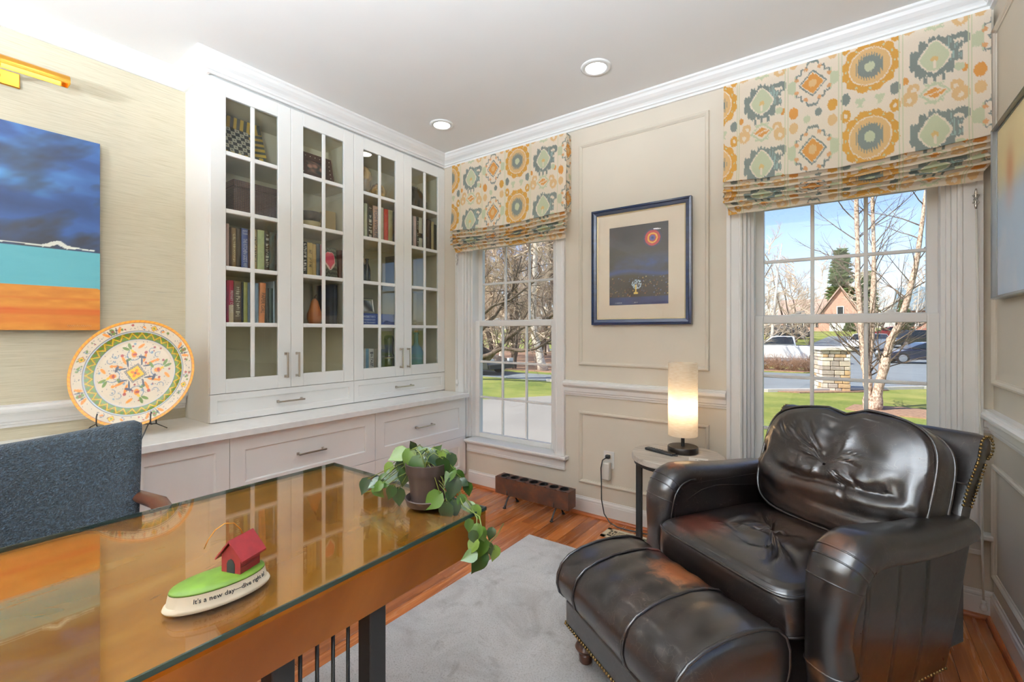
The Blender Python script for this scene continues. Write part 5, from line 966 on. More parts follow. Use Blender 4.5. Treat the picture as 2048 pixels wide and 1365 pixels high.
# ================================================================ figurine stand with little red house
FC = Vector((-.968, .377, .7606)); fe = Vector((.12, .993, 0)).normalized(); ff = Vector((.993, -.12, 0)).normalized()
o = thing('figurine', 'oval green-topped figurine base with small red doghouse and lettering on the desk', 'figurine', tuple(FC))
def oval(prof, n=48):
    m = MB(); vs = [tuple(FC + fe * ((.086 * k) * math.sin(2 * PI * i / n)) + ff * ((.047 * k) * math.cos(2 * PI * i / n)) + Vector((0, 0, z))) for k, z in prof for i in range(n)]
    m.add(vs, [(j * n + i, j * n + (i + 1) % n, (j + 1) * n + (i + 1) % n, (j + 1) * n + i) for j in range(len(prof) - 1) for i in range(n)] + [tuple(range(n)), tuple((len(prof) - 1) * n + i for i in range(n))]); return m
obj('white_base', oval([(1.02, 0), (1.04, .003), (1.02, .007), (.97, .010), (.93, .028), (.92, .030)]), plain('cream_resin', S(230, 216, 190), .4, var=.04), o, smooth=40)
obj('green_lawn', oval([(.93, .0295), (.91, .033), (.6, .036), (.05, .037)]), plain('green_resin', S(92, 122, 34), .55, var=.2, vs=30), o, smooth=True)
tm = text_mb("It's a new day\u2014dive right in!", .0125, .0003); xs0 = [v[0] for v in tm.v]; wd_ = max(xs0) - min(xs0); nv_ = []
for v in tm.v:
    ph = math.radians(12) + (v[0] / wd_) * math.radians(98); kk = .955 + .0 * v[1]; zz = .019 + v[1] * .92
    k_ = .97 - (zz - .010) / .018 * .04; p = FC + fe * (.086 * k_ * math.sin(ph)) + ff * (.047 * k_ * math.cos(ph)); nn = (fe * math.sin(ph) / .086 + ff * math.cos(ph) / .047).normalized(); nv_.append(tuple(p + nn * (.0006 + v[2]) + Vector((0, 0, zz))))
tm.v = nv_; obj('lettering', tm, M['ink'], o)
M['hred'] = plain('red_painted_resin', S(126, 28, 32), .55, var=.15, vs=40)
Mh = tr(*(FC + fe * .038 + ff * -.002 + Vector((0, 0, .036)))) @ Matrix.Rotation(math.radians(112), 4, 'Z')       # house local: x = ridge direction, door at -x
hw, hl, hh_ = .022, .024, .034
walls = MB().prism([(-hw, 0), (hw, 0), (hw, hh_), (0, hh_ + .022), (-hw, hh_)], -hl, hl, 'x').xf(Mh); hs = obj('doghouse', walls, M['hred'], o)
rf = MB()
for sg in (-1, 1):
    for k in range(3):
        a, b = k / 3, (k + 1) / 3; p = lambda s_, dz: (sg * (hw + .009) * s_, hh_ + .026 - (.026 + .009) * s_ + dz)
        rf.prism([p(a, .0), p(b + .02, .0), p(b + .02, .0035), p(a, .0045)] if sg > 0 else [p(a, .0), p(b + .02, .0), p(b + .02, .0035), p(a, .0045)][::-1], -hl - .006, hl + .006, 'x')
obj('roof', rf.xf(Mh), M['hred'], o)
obj('doorway', MB().prism([(-.009, .0), (.009, .0), (.009, .018), (.006, .024), (0, .027), (-.006, .024), (-.009, .018)], -hl - .0008, -hl + .0002, 'x').xf(Mh), M['ink'], o)
gl_ = MB()
for z in (.012, .023): gl_.box(-hl, hl, hw, hw + .0006, z, z + .0008).box(-hl, hl, -hw - .0006, -hw, z, z + .0008)
obj('board_lines', gl_.xf(Mh), plain('dark_red_groove', S(84, 20, 24), .6), o)
top = Vector(FC + fe * .044 + Vector((0, 0, .036 + .06))); obj('wire', MB().tube([tuple(top + fe * a + Vector((0, 0, z)) + ff * -.004) for a, z in ((0, -.004), (-.006, .014), (-.018, .03), (-.034, .034), (-.05, .026), (-.062, .010), (-.068, -.004))], .0009, 6), M['brass'], o, smooth=True)
# ================================================================ trailing plant in a brown pot
PCN = Vector((-.985, .93, .7606)); o = thing('potted_plant', 'heart-leaf trailing plant in a dark brown pot on the desk corner', 'plant', tuple(PCN)); PL = o
M['pot'] = plain('dark_brown_clay', S(48, 35, 30), .5, var=.15, vs=12, bump=.15)
obj('saucer', MB().lathe([(.05, .0002), (.057, .003), (.063, .022), (.06, .024), (.056, .020), (.05, .008), (.002, .007)], tuple(PCN), 40), M['pot'], o, smooth=40)
obj('pot', MB().lathe([(.04, .0085), (.044, .012), (.052, .07), (.055, .092), (.060, .093), (.0625, .122), (.059, .123), (.056, .112), (.002, .110)], tuple(PCN), 40), M['pot'], o, smooth=40); obj('soil', MB().lathe([(.057, .113), (.03, .116), (.002, .117)], tuple(PCN), 24), plain('potting_soil', S(40, 28, 20), .95, var=.4, vs=80, bump=.8), o)
t = NT('philodendron_leaf'); rnd = t.n('ShaderNodeObjectInfo').outputs['Random']; nz = t.noise(t.co(), 30, 3); t.set(Base_Color=t.mix(t.math('MULTIPLY', nz, .35), t.ramp(rnd, [(0, S(18, 36, 10)), (.5, S(40, 66, 16)), (.85, S(68, 96, 26)), (1, S(110, 132, 48))]), S(26, 48, 14)), Roughness=.32, Coat_Weight=.15, Coat_Roughness=.2); M['leaf'] = t.m
def leaf_mesh(curl):
    m = MB(); nu, nvv = 9, 8
    wprof = [.02, .33, .40, .38, .30, .19, .08, .0]; back = [.12, .10, .0, 0, 0, 0, 0, 0]
    def f(u, v):
        s_ = (u - .5) * 2; i = v * 7; k = min(int(i), 6); fr = i - k; w = wprof[k] * (1 - fr) + wprof[k + 1] * fr; bb_ = (back[k] * (1 - fr) + back[k + 1] * fr) * abs(s_) ** .8
        return (s_ * w, v - bb_ * 1.1 - .0, -curl * v * v * .35 - .16 * (1 - abs(s_)) * w * -1 * 0 + .14 * abs(s_) ** 1.4 * w - .05 * v)
    m.grid(f, nu, nvv); me = m.mesh('leaf'); me.materials.append(M['leaf']); me.shade_smooth(); return me
LMS = [leaf_mesh(c_) for c_ in (.1, .35, .7)]
LEAVES = [(-1.053, 0.88, 0.903, 0.051, 200), (-1.021, 0.891, 0.897, 0.047, 255), (-0.989, 0.89, 0.871, 0.063, 250), (-1.019, 0.906, 0.931, 0.026, 120), (-1.016, 0.932, 0.911, 0.035, 40), (-0.995, 0.947, 0.906, 0.039, 30), (-0.976, 0.961, 0.908, 0.043, 60), (-0.954, 0.928, 0.896, 0.038, 300), (-0.926, 0.936, 0.869, 0.058, 265), (-0.904, 0.939, 0.854, 0.046, 230), (-0.889, 0.938, 0.822, 0.053, 265), (-0.953, 0.978, 0.898, 0.035, 330), (-0.929, 0.971, 0.882, 0.043, 280), (-0.906, 0.987, 0.841, 0.034, 330), (-0.889, 0.987, 0.826, 0.03, 350), (-0.881, 0.994, 0.806, 0.034, 270), (-0.928, 0.897, 0.789, 0.057, 215), (-0.891, 0.912, 0.76, 0.051, 265), (-0.877, 0.934, 0.768, 0.041, 270), (-0.894, 0.934, 0.797, 0.033, 300), (-0.867, 0.954, 0.783, 0.037, 300), (-0.856, 0.962, 0.771, 0.033, 310), (-0.846, 0.97, 0.754, 0.037, 330), (-0.828, 0.97, 0.742, 0.037, 300), (-1.148, 0.836, 0.804, 0.043, 255), (-1.125, 0.853, 0.813, 0.039, 200), (-1.098, 0.86, 0.82, 0.047, 210), (-1.086, 0.881, 0.837, 0.048, 190), (-1.07, 0.868, 0.792, 0.038, 260), (-1.108, 0.853, 0.791, 0.039, 320), (-1.051, 0.882, 0.779, 0.047, 280), (-1.102, 0.882, 0.851, 0.039, 225), (-1.08, 0.898, 0.858, 0.026, 240), (-1.049, 0.896, 0.868, 0.047, 255), (-1.038, 0.892, 0.837, 0.047, 260), (-1.101, 0.845, 0.809, 0.034, 230), (-0.986, 0.929, 0.897, 0.038, 200), (-0.948, 0.945, 0.895, 0.038, 240), (-1.018, 0.931, 0.887, 0.043, 100), (-0.79, 0.923, 0.726, 0.043, 265), (-0.79, 0.947, 0.715, 0.036, 300), (-0.79, 0.985, 0.703, 0.03, 260), (-0.79, 0.908, 0.698, 0.038, 240), (-0.79, 0.938, 0.681, 0.051, 250), (-0.79, 0.979, 0.663, 0.03, 290), (-0.79, 1.0, 0.643, 0.037, 262), (-0.79, 0.894, 0.677, 0.038, 205), (-0.79, 0.929, 0.649, 0.058, 225), (-0.79, 0.894, 0.757, 0.03, 260), (-0.79, 0.914, 0.719, 0.031, 280)]
Rv, Fv, Uv = Vector((.808, .589, 0)), Vector((-.589, .808, 0)), Vector((0, 0, 1)); rp = random.Random(5)
def stemtube(p, lo=.0012):
    p = Vector(p); b = PCN + Vector((rp.uniform(-.03, .03), rp.uniform(-.03, .03), .115)); mid = (b + p) / 2 + Vector((0, 0, .03 if p.z > .8 else .0)); return [tuple(b), tuple(b.lerp(mid, .5) + Vector((0, 0, .012))), tuple(mid), tuple(p)]
stm = MB()
for k, (x, y, z, L_, ang) in enumerate(LEAVES):
    q = math.radians(ang + rp.uniform(-12, 12)); c0 = Vector((x, y, z)); tip = (Rv * math.cos(q) + Uv * math.sin(q) - Fv * rp.uniform(.1, .5)).normalized(); nrm = (-Fv * .75 + Uv * rp.uniform(.3, .8) + Rv * rp.uniform(-.4, .4)); nrm = (nrm - tip * nrm.dot(tip)).normalized(); sx = tip.cross(nrm); L2 = L_ * 1.12
    base = c0 - tip * (L2 * .45); base.z = max(base.z, .774 if base.x < -.82 else 0)
    lf = obj('leaf', LMS[k % 3], None, PL); lf.matrix_parent_inverse = PM[PL.name]; lf.matrix_basis = Matrix(((sx.x * L2 * rp.uniform(.92, 1.1), tip.x * L2, nrm.x * L2, base.x), (sx.y * L2, tip.y * L2, nrm.y * L2, base.y), (sx.z * L2, tip.z * L2, nrm.z * L2, base.z), (0, 0, 0, 1)))
    if k < 39: stm.tube(stemtube(base), .0012, 5)
M['stem'] = plain('green_vine', S(108, 118, 48), .5)
obj('stems', stm, M['stem'], PL, smooth=True)
for pts in ([(-.955, .945, .875), (-.92, .96, .86), (-.88, .965, .80), (-.845, .965, .772), (-.815, .955, .752), (-.80, .935, .72), (-.795, .92, .70), (-.795, .925, .665)], [(-.96, .94, .872), (-.90, .955, .83), (-.86, .95, .776), (-.81, .96, .755), (-.795, .955, .725), (-.79, .95, .695), (-.79, .975, .672), (-.79, 1.0, .655)], [(-.81, .96, .755), (-.79, .95, .71), (-.785, .975, .685), (-.782, 1.0, .695), (-.78, 1.03, .72)], [(-1.0, .92, .87), (-1.05, .88, .84), (-1.1, .86, .80), (-1.15, .84, .785)]): obj('vine', MB().tube(pts, .0014, 6), M['stem'], PL, smooth=True)
# ================================================================ outdoors
def gz(y):
    s_ = min(1, max(0, (y - 45) / 50)); return -.75 + 2.1 * s_ * s_ * (3 - 2 * s_) + max(0, y - 95) * .012
t = NT('spring_lawn'); n1 = t.noise(t.co(), .55, 5, .65); n2 = t.noise(t.co(), 9, 4, .7); n3 = t.noise(t.co(), 60, 3, .7)
c = t.ramp(n1, [(.3, S(104, 124, 42)), (.5, S(140, 150, 62)), (.7, S(180, 172, 92))]); c = t.mix(t.ramp(n2, [(.5, (0, 0, 0)), (.75, (.5, .5, .5))]), c, S(186, 172, 104)); c = t.mix(t.ramp(n3, [(.3, (.55,) * 3), (.5, (0, 0, 0))]), c, S(66, 92, 28)); t.set(Base_Color=c, Roughness=.9); t.bump(n3, .6, .05); M['lawn'] = t.m
M['asphalt'] = plain('grey_asphalt', S(128, 134, 136), .85, var=.10, vs=.7, bump=.2, bs=40); M['concrete'] = plain('driveway_concrete', S(150, 144, 134), .85, var=.07, vs=.9, bump=.15, bs=30); M['mulch'] = plain('brown_mulch', S(158, 124, 98), .95, var=.3, vs=14, bump=.8, bs=30); M['kerb'] = plain('pale_kerb', S(206, 198, 188), .8)
lw = MB().grid(lambda u, v: (-130 + 260 * u, D + .24 + 200 * v ** 2.0, gz(D + 200 * v ** 2.0)), 14, 90); struct('lawn', lw, M['lawn'], 'sunny spring lawn outside the windows', 'lawn')
struct('side_lawn', MB().box(XR + .3, 130, -120, D + .2, -.85, -.75).box(-130, XL - .3, -120, D + .2, -.85, -.75), M['lawn'], 'lawn beside the house', 'lawn')
def patch(name, poly, z, m, lab, cat): struct(name, MB().prism(poly, z - .05, z, 'z'), m, lab, cat)
Z0 = -.75
patch('driveway', [(-11, 3.2), (-4.4, 3.2), (-3.5, 10), (-2.55, 16.9), (-4.6, 16.6), (-5.4, 15.2), (-7.49, 12.18), (-8.6, 10.47), (-10.5, 8.5)], Z0 + .012, M['concrete'], 'pale concrete driveway below the corner window', 'driveway')
patch('street', [(-60, 14.5), (-13, 15.83), (-9.76, 15.87), (-5, 16.4), (-2.1, 17.43), (2.2, 21.57), (8, 25), (40, 30), (60, 45), (-30, 45), (-9, 32), (-4.6, 26.0), (-6.5, 21), (-11.1, 18.1), (-14.8, 18.4), (-60, 18)], Z0 + .02, M['asphalt'], 'grey asphalt street curving past the lawn', 'street')
st2 = MB().grid(lambda u, v: (-4.2 + 3.2 * v * 0 + (34 + 10 * v) * u - 1.0 + (3.5 * v), 44.5 + 31 * v, gz(44.5 + 31 * v) + .03), 6, 24); struct('street_far', st2, M['asphalt'], 'far stretch of grey asphalt where cars are parked', 'street')
patch('planting_island', [(-14, 24.5), (-5.2, 25.2), (-3.2, 25.6), (-1.5, 25.9), (-1.05, 26.6), (-1.3, 28.5), (-3, 31), (-9, 33), (-16, 31)], Z0 + .05, M['lawn'], 'grass island with a brown hedge in the street', 'island')
patch('hedge_bed', [(-5.5, 25.7), (-1.6, 26.0), (-1.2, 26.6), (-1.6, 27.6), (-5.5, 27.4)], Z0 + .08, M['mulch'], 'strip of brown mulch under the hedge', 'mulch bed')
patch('birch_bed', [(.0, 14.6), (.7, 14.2), (1.7, 14.1), (2.6, 14.3), (2.4, 15.3), (1.2, 15.8), (.2, 15.6)], Z0 + .03, M['mulch'], 'brown mulch bed around the birch', 'mulch bed')
patch('pillar_bed', [(-1.9, 17.5), (-1.2, 17.6), (.4, 19.0), (1.2, 20.1), (.9, 20.3), (-.2, 19.7), (-1.7, 18.0)], Z0 + .035, M['mulch'], 'brown mulch strip at the foot of the stone pillar', 'mulch bed')
patch('wood_bed', [(-60, 20.0), (-14, 19.4), (-11.4, 19.2), (-10.0, 20.4), (-14, 34), (-30, 44), (-60, 44)], Z0 + .03, M['mulch'], 'leaf-covered brown ground under the pale tree', 'mulch bed')
struct('kerb', MB().sweep([(-.06, 0), (.06, 0), (.06, .1), (-.06, .1)], [(-9.76, 15.8, Z0), (-5, 16.33, Z0), (-2.1, 17.35, Z0), (-.9, 18.35, Z0), (2.2, 21.5, Z0), (8, 24.9, Z0)], (0, 0, 1)), M['kerb'], 'pale kerb between lawn and street', 'kerb')
def seg_tube(mb, pts, rs, n):
    mb.tube(pts, rs, n, cap=False)
def grow(mb, p, d, L, r, lev, rg, P):
    """bare branch with wobble and upward pull; spawns children"""
    k = P['seg'][min(lev, len(P['seg']) - 1)]; pts = [Vector(p)]; dirs = []; d = Vector(d).normalized()
    for i in range(k):
        d = (d + Vector((rg.gauss(0, 1), rg.gauss(0, 1), rg.gauss(0, 1))) * P['wob'] + Vector((0, 0, P['up']))).normalized(); pts.append(pts[-1] + d * (L / k)); dirs.append(d)
    seg_tube(mb, pts, [r * (1 - .75 * i / k) for i in range(k + 1)], 6 if lev == 0 else (4 if lev == 1 else 3))
    if lev >= P['lev']: return
    nc = P['n'][lev]
    for j in range(nc):
        f = P['f0'] + (1 - P['f0']) * (j + rg.random()) / nc if lev == 0 else .2 + .8 * (j + rg.random()) / nc; i = min(int(f * k), k - 1); q = pts[i].lerp(pts[i + 1], f * k - i); ax = dirs[i].orthogonal().normalized(); ax.rotate(Matrix.Rotation(rg.uniform(0, 2 * PI), 3, dirs[i]))
        a = math.radians(rg.uniform(*P['ang'])); dd = dirs[i] * math.cos(a) + ax * math.sin(a); grow(mb, q, dd, L * P['len'] * (1.15 - .6 * f) * rg.uniform(.7, 1.2), r * P['rad'] * (1 - .5 * f), lev + 1, rg, P)
def bark(name, a, b, s_=(8, 8, 2), sc=3.0): 
    t = NT(name); n = t.noise(t.co(scale=s_), sc, 4, .7); t.set(Base_Color=t.ramp(n, [(.35, a), (.65, b)]), Roughness=.9); t.bump(n, .5, .02); return t.m
M['twig'] = bark('tan_twigs', S(188, 164, 136), S(230, 212, 188)); M['twig2'] = bark('brown_twigs', S(150, 126, 102), S(206, 184, 158)); M['birch'] = bark('peeling_birch_bark', S(110, 78, 60), S(226, 202, 180), (6, 6, 4), 4.0); M['white_bark'] = bark('sycamore_bark', S(206, 190, 170), S(244, 236, 222), (3, 3, 2), 2.0); M['dark_bark'] = bark('dark_bark', S(64, 52, 44), S(128, 110, 92), (10, 10, 3), 3.0); M['hedge'] = bark('hedge_twigs', S(122, 88, 66), S(186, 150, 120)); M['needle'] = bark('evergreen_needles', S(44, 62, 34), S(92, 112, 62), (20, 20, 20), 2.0)
# ---- the birch clump on the lawn
o = thing('birch_tree', 'multi-stemmed birch with peeling bark on the lawn', 'tree', (.55, 15.0, Z0)); rg = random.Random(12); br = MB()
for tr_, yo, r0 in (([(.5, -.77), (.49, -.24), (.42, .34), (.37, .92), (.34, 1.58), (.28, 2.62), (.26, 3.41), (.23, 4.46), (.2, 6.0), (.16, 8.5)], 0.0, .105), ([(.56, -.77), (.53, -.11), (.5, .41), (.53, .93), (.58, 2.6), (.59, 3.37), (.6, 4.66), (.62, 6.2), (.7, 8.2)], .18, .085), ([(.62, -.77), (.7, -.22), (.78, .25), (.85, .68), (.94, 1.06), (1.06, 1.38), (1.26, 2.06), (1.42, 2.92), (1.49, 3.65), (1.6, 4.6), (1.9, 6.5)], -.1, .12)):
    pts = [Vector((x + rg.gauss(0, .012), 15.0 + yo + rg.gauss(0, .02), z)) for x, z in tr_]; n = len(pts); rs = [r0 * (1.25 if i == 0 else 1) * (1 - .8 * i / n) for i in range(n)]; tm_ = MB()
    p2 = []; r2 = []
    for i in range(n - 1):
        for f in (0, .25, .5, .75): p2.append(pts[i].lerp(pts[i + 1], f)); r2.append((rs[i] * (1 - f) + rs[i + 1] * f) * rg.uniform(.86, 1.16))
    tm_.tube(p2 + [pts[-1]], r2 + [rs[-1]], 9); obj('trunk', tm_, M['birch'], o, smooth=True)
    for i in range(26):
        f = rg.uniform(.16, .98); j = int(f * (n - 1)); q = pts[j].lerp(pts[min(j + 1, n - 1)], f * (n - 1) - j); a = rg.uniform(0, 2 * PI)
        grow(br, q, (math.cos(a), math.sin(a) * .6, rg.uniform(.5, 1.3)), rg.uniform(1.0, 2.4) * (1.1 - .5 * f), .016, 1, rg, dict(seg=[6, 7, 5, 3], wob=.09, up=.03, lev=3, n=[0, 5, 3], f0=.3, ang=(18, 50), len=.5, rad=.5))
obj('branches', br, M['dark_bark'], o)
# ---- dark spreading tree outside the corner window
o = thing('spreading_tree', 'old dark spreading tree with low limbs across the lower corner window', 'tree', (-12.7, 14.4, Z0)); rg = random.Random(4); tm_ = MB(); br = MB()
limbs = [[(-12.9, 14.3, -.77), (-12.7, 14.4, .1), (-12.5, 14.45, 1.2), (-12.3, 14.5, 2.4), (-12.0, 14.4, 4.0)], [(-12.75, 14.4, -.1), (-11.81, 14.5, .12), (-10.91, 14.5, .94), (-10.07, 14.5, 1.44), (-8.94, 14.45, 1.71), (-8.0, 14.3, 2.3)], [(-12.7, 14.35, .05), (-11.6, 14.3, .32), (-10.9, 14.35, .62), (-10.07, 14.4, .53), (-9.4, 14.4, .62), (-8.7, 14.5, 1.0)], [(-12.5, 14.45, 1.0), (-11.6, 14.7, 1.9), (-10.8, 14.8, 2.9), (-10.2, 14.6, 4.2)], [(-12.3, 14.5, 1.8), (-11.4, 14.3, 2.3), (-10.4, 14.2, 2.5), (-9.3, 14.3, 3.2)]]
for k, lb in enumerate(limbs):
    pts = [Vector(p) for p in lb]; n = len(pts); r0 = (.24, .13, .10, .09, .08)[k]; tm_.tube(pts, [r0 * (1 - .7 * i / n) for i in range(n)], 9)
    for i in range(16):
        f = rg.uniform(.3, .99); j = int(f * (n - 1)); q = pts[j].lerp(pts[min(j + 1, n - 1)], f * (n - 1) - j); grow(br, q, (rg.uniform(-.4, 1), rg.uniform(-.5, .5), rg.uniform(-.2, 1)), rg.uniform(.9, 2.0), .024, 1, rg, dict(seg=[5, 6, 4, 3], wob=.16, up=.05, lev=3, n=[0, 5, 4], f0=.3, ang=(25, 70), len=.5, rad=.5))
obj('trunk', tm_, M['dark_bark'], o, smooth=True); obj('branches', br, M['dark_bark'], o)
# ---- pale sycamore
o = thing('pale_tree', 'tall tree with pale whitish bark seen through the corner window', 'tree', (-12.66, 20.0, Z0)); rg = random.Random(9); br = MB(); pts = [Vector(p) for p in ((-12.6, 20, -.77), (-12.72, 20, -.3), (-12.9, 20, .5), (-13.15, 20, 1.16), (-13.2, 20, 2.2), (-13.12, 20, 3.98), (-13.05, 20, 5.81), (-12.9, 20.1, 8.5), (-12.8, 20.2, 12))]
obj('trunk', MB().tube(pts, [.30, .22, .19, .18, .16, .14, .12, .08, .03], 10), M['white_bark'], o, smooth=True)
for i in range(30):
    f = rg.uniform(.28, .97); j = int(f * 8); q = pts[j].lerp(pts[min(j + 1, 8)], f * 8 - j); a = rg.uniform(0, 2 * PI); grow(br, q, (math.cos(a), math.sin(a), rg.uniform(.1, 1.0)), rg.uniform(1.5, 3.5), .04, 1, rg, dict(seg=[6, 6, 4, 3], wob=.14, up=.05, lev=3, n=[0, 6, 4], f0=.3, ang=(25, 60), len=.5, rad=.5))
obj('branches', br, M['twig'], o)
# ---- woodland: four shapes of bare tree, copied
def wood_tree(seed, H, m1, m2, spread):
    rg = random.Random(seed); t_ = MB(); b_ = MB(); P = dict(seg=[9, 7, 5, 3, 2], wob=.10, up=.06, lev=4, n=[15, 8, 6, 3], f0=.12, ang=spread, len=.5, rad=.55); P0 = dict(P, lev=0); grow(t_, (0, 0, -.1), (0, 0, 1), H, H * .014, 0, rg, P0)
    pts = [Vector((0, 0, H * f)) for f in np.linspace(.08, .95, 17)]
    for p in pts:
        a = rg.uniform(0, 2 * PI); el = rg.uniform(.2, 1.1); grow(b_, p, (math.cos(a), math.sin(a), el), H * rg.uniform(.22, .42) * (1.15 - .6 * p.z / H), H * .006, 1, rg, P)
    return (t_.mesh('trunk'), b_.mesh('branches'), m1, m2)
KT = [wood_tree(21, 11, M['white_bark'], M['twig'], (20, 55)), wood_tree(22, 9, M['dark_bark'], M['twig'], (25, 65)), wood_tree(23, 13, M['dark_bark'], M['twig2'], (18, 50)), wood_tree(24, 7, M['dark_bark'], M['twig'], (30, 70))]
for k_ in KT: k_[0].materials.append(k_[2]); k_[1].materials.append(k_[3])
def plant_tree(kind, x, y, sc_, rz, lab, grp, name='bare_tree'):
    o = thing(name, lab, 'tree', (x, y, gz(y) - .02), rz, group=grp, local=True); o.scale = (sc_,) * 3; obj('trunk', KT[kind][0], None, o); obj('branches', KT[kind][1], None, o); return o
rg = random.Random(77)
WOODL = 'bare leafless tree in the tangled woodland beyond the corner window'
for i in range(36):
    d = rg.uniform(23, 52); a = math.radians(rg.uniform(28.5, 44)); plant_tree(i % 4, -d * math.sin(a), d * math.cos(a), rg.uniform(.7, 1.25), rg.uniform(0, 6), WOODL, 'woodland trees past the corner window')
for x, y, k, s_, lab in ((-4.6, 30, 1, .75, 'bare tree rising behind the brown hedge'), (-7.2, 42, 3, 1.2, 'bare tree behind the pickup truck'), (-9.5, 56, 0, 1.0, 'far bare tree left of the parked black cars'), (-5.2, 62, 2, .75, 'far bare tree by the black parked cars'), (1.2, 66, 1, .9, 'bare tree in front of the gabled house'), (3.6, 72, 3, 1.1, 'bare tree beside the red car'), (6.2, 68, 0, .7, 'bare tree in front of the brick house'), (9.5, 64, 2, .8, 'bare tree at the right of the brick house'), (-14, 75, 2, 1.1, 'distant bare tree at the far left of the street')): plant_tree(k, x, y, s_, x * 1.7, lab, 'bare trees along the street')
for i in range(16):
    plant_tree(i % 4, -15 + i * .75 + rg.uniform(-.8, .8), rg.uniform(46, 66), rg.uniform(.6, 1.0), rg.uniform(0, 6), 'bare tree in the thicket left of the far cars', 'thicket left of the far cars')
for i in range(30):
    x = -26 + i * 1.9 + rg.uniform(-1, 1); plant_tree(i % 4, x * 1.25, rg.uniform(104, 128), rg.uniform(.9, 1.35), rg.uniform(0, 6), 'distant bare tree in the hazy line behind the houses', 'tree line behind the houses')
# ---- hedge shrubs on the island
for i in range(4):
    rg2 = random.Random(40 + i); b_ = MB(); cx = -3.35 + i * .62
    for j in range(46): a = rg2.uniform(0, 2 * PI); grow(b_, (cx + rg2.uniform(-.12, .12), 26.75 + rg2.uniform(-.15, .15), Z0 + .05), (math.cos(a) * .8, math.sin(a) * .8, rg2.uniform(.6, 1.3)), rg2.uniform(.7, 1.0), .012, 1, rg2, dict(seg=[4, 5, 4, 2], wob=.16, up=.02, lev=3, n=[0, 6, 4], f0=.3, ang=(30, 80), len=.5, rad=.6))
    tag(obj('hedge_shrub', b_, M['hedge']), ('brown twiggy hedge shrub at the left end of the clipped row', 'second brown twiggy hedge shrub of the clipped row', 'third brown twiggy hedge shrub of the clipped row', 'brown twiggy hedge shrub at the right end of the clipped row')[i], 'shrub', 'clipped hedge shrubs')
def evergreen(x, y, H, R, lab, seed):
    rg2 = random.Random(seed); o = thing('evergreen', lab, 'tree', (x, y, gz(y))); m = MB(); z0 = gz(y)
    for i in range(420):
        f = rg2.random() ** .8; a = rg2.uniform(0, 2 * PI); r = R * (1 - f) ** .8 * rg2.uniform(.6, 1.05); c0 = Vector((x + r * math.cos(a) * .6, y + r * math.sin(a) * .6, z0 + H * (.06 + .94 * f))); d = Vector((math.cos(a), math.sin(a), rg2.uniform(-.3, .4))); s_ = R * .34
        m.tube([c0 - d * s_ * .5, c0, c0 + d * s_], [s_ * .12, s_ * .34, .01], 5)
    obj('foliage', m, M['needle'], o); obj('trunk', MB().tube([(x, y, z0 - .1), (x, y, z0 + H * .6)], R * .1, 6), M['dark_bark'], o)
evergreen(-.6, 101, 14.5, 3.6, 'tall dark evergreen rising behind the gabled house', 1); evergreen(5.6, 71, 4.6, 1.3, 'slim evergreen at the corner of the brick house', 2); evergreen(.6, 90, 1.6, 1.2, 'round yellow green bush by the garage door', 3); evergreen(3.0, 98, 10, 2.6, 'second dark evergreen behind the houses', 4)
# ---- stone pillar
o = thing('stone_pillar', 'square stacked-stone pillar with a flat cap by the street', 'pillar', (-.37, 19.2, Z0), math.radians(18)); rg2 = random.Random(8); q0 = tr(-.37, 19.2, Z0) @ rot('Z', 18)
SM = [plain('field_stone_%d' % i, c_, .9, var=.2, vs=5, bump=.4, bs=20) for i, c_ in enumerate((S(206, 194, 176), S(186, 172, 152), S(214, 206, 194), S(190, 158, 118), S(164, 152, 140)))]
obj('core', MB().box(-.38, .38, -.38, .38, -.02, 1.38).xf(q0), plain('pillar_mortar', S(96, 84, 74), .95), o); z = 0.0
while z < 1.36:
    h = min(rg2.uniform(.09, .2), 1.37 - z)
    if h < .05: break
    for fc in range(4):
        x = -.42
        while x < .42 - .02:
            w_ = min(rg2.uniform(.16, .42), .42 - x); w_ = .42 - x if .42 - x - w_ < .1 else w_; pr = rg2.uniform(.405, .43)
            m = MB().box(x + .008, x + w_ - .008, -pr, -.37, z + .008, z + h - .008).xf(q0 @ rot('Z', 90 * fc)); obj('stone', m, SM[rg2.randrange(5)], o, bevel=.012, seg=1); x += w_
    z += h
obj('cap_slab', MB().box(-.5, .5, -.5, .5, 1.38, 1.50).xf(q0), SM[2], o, bevel=.02, seg=1)
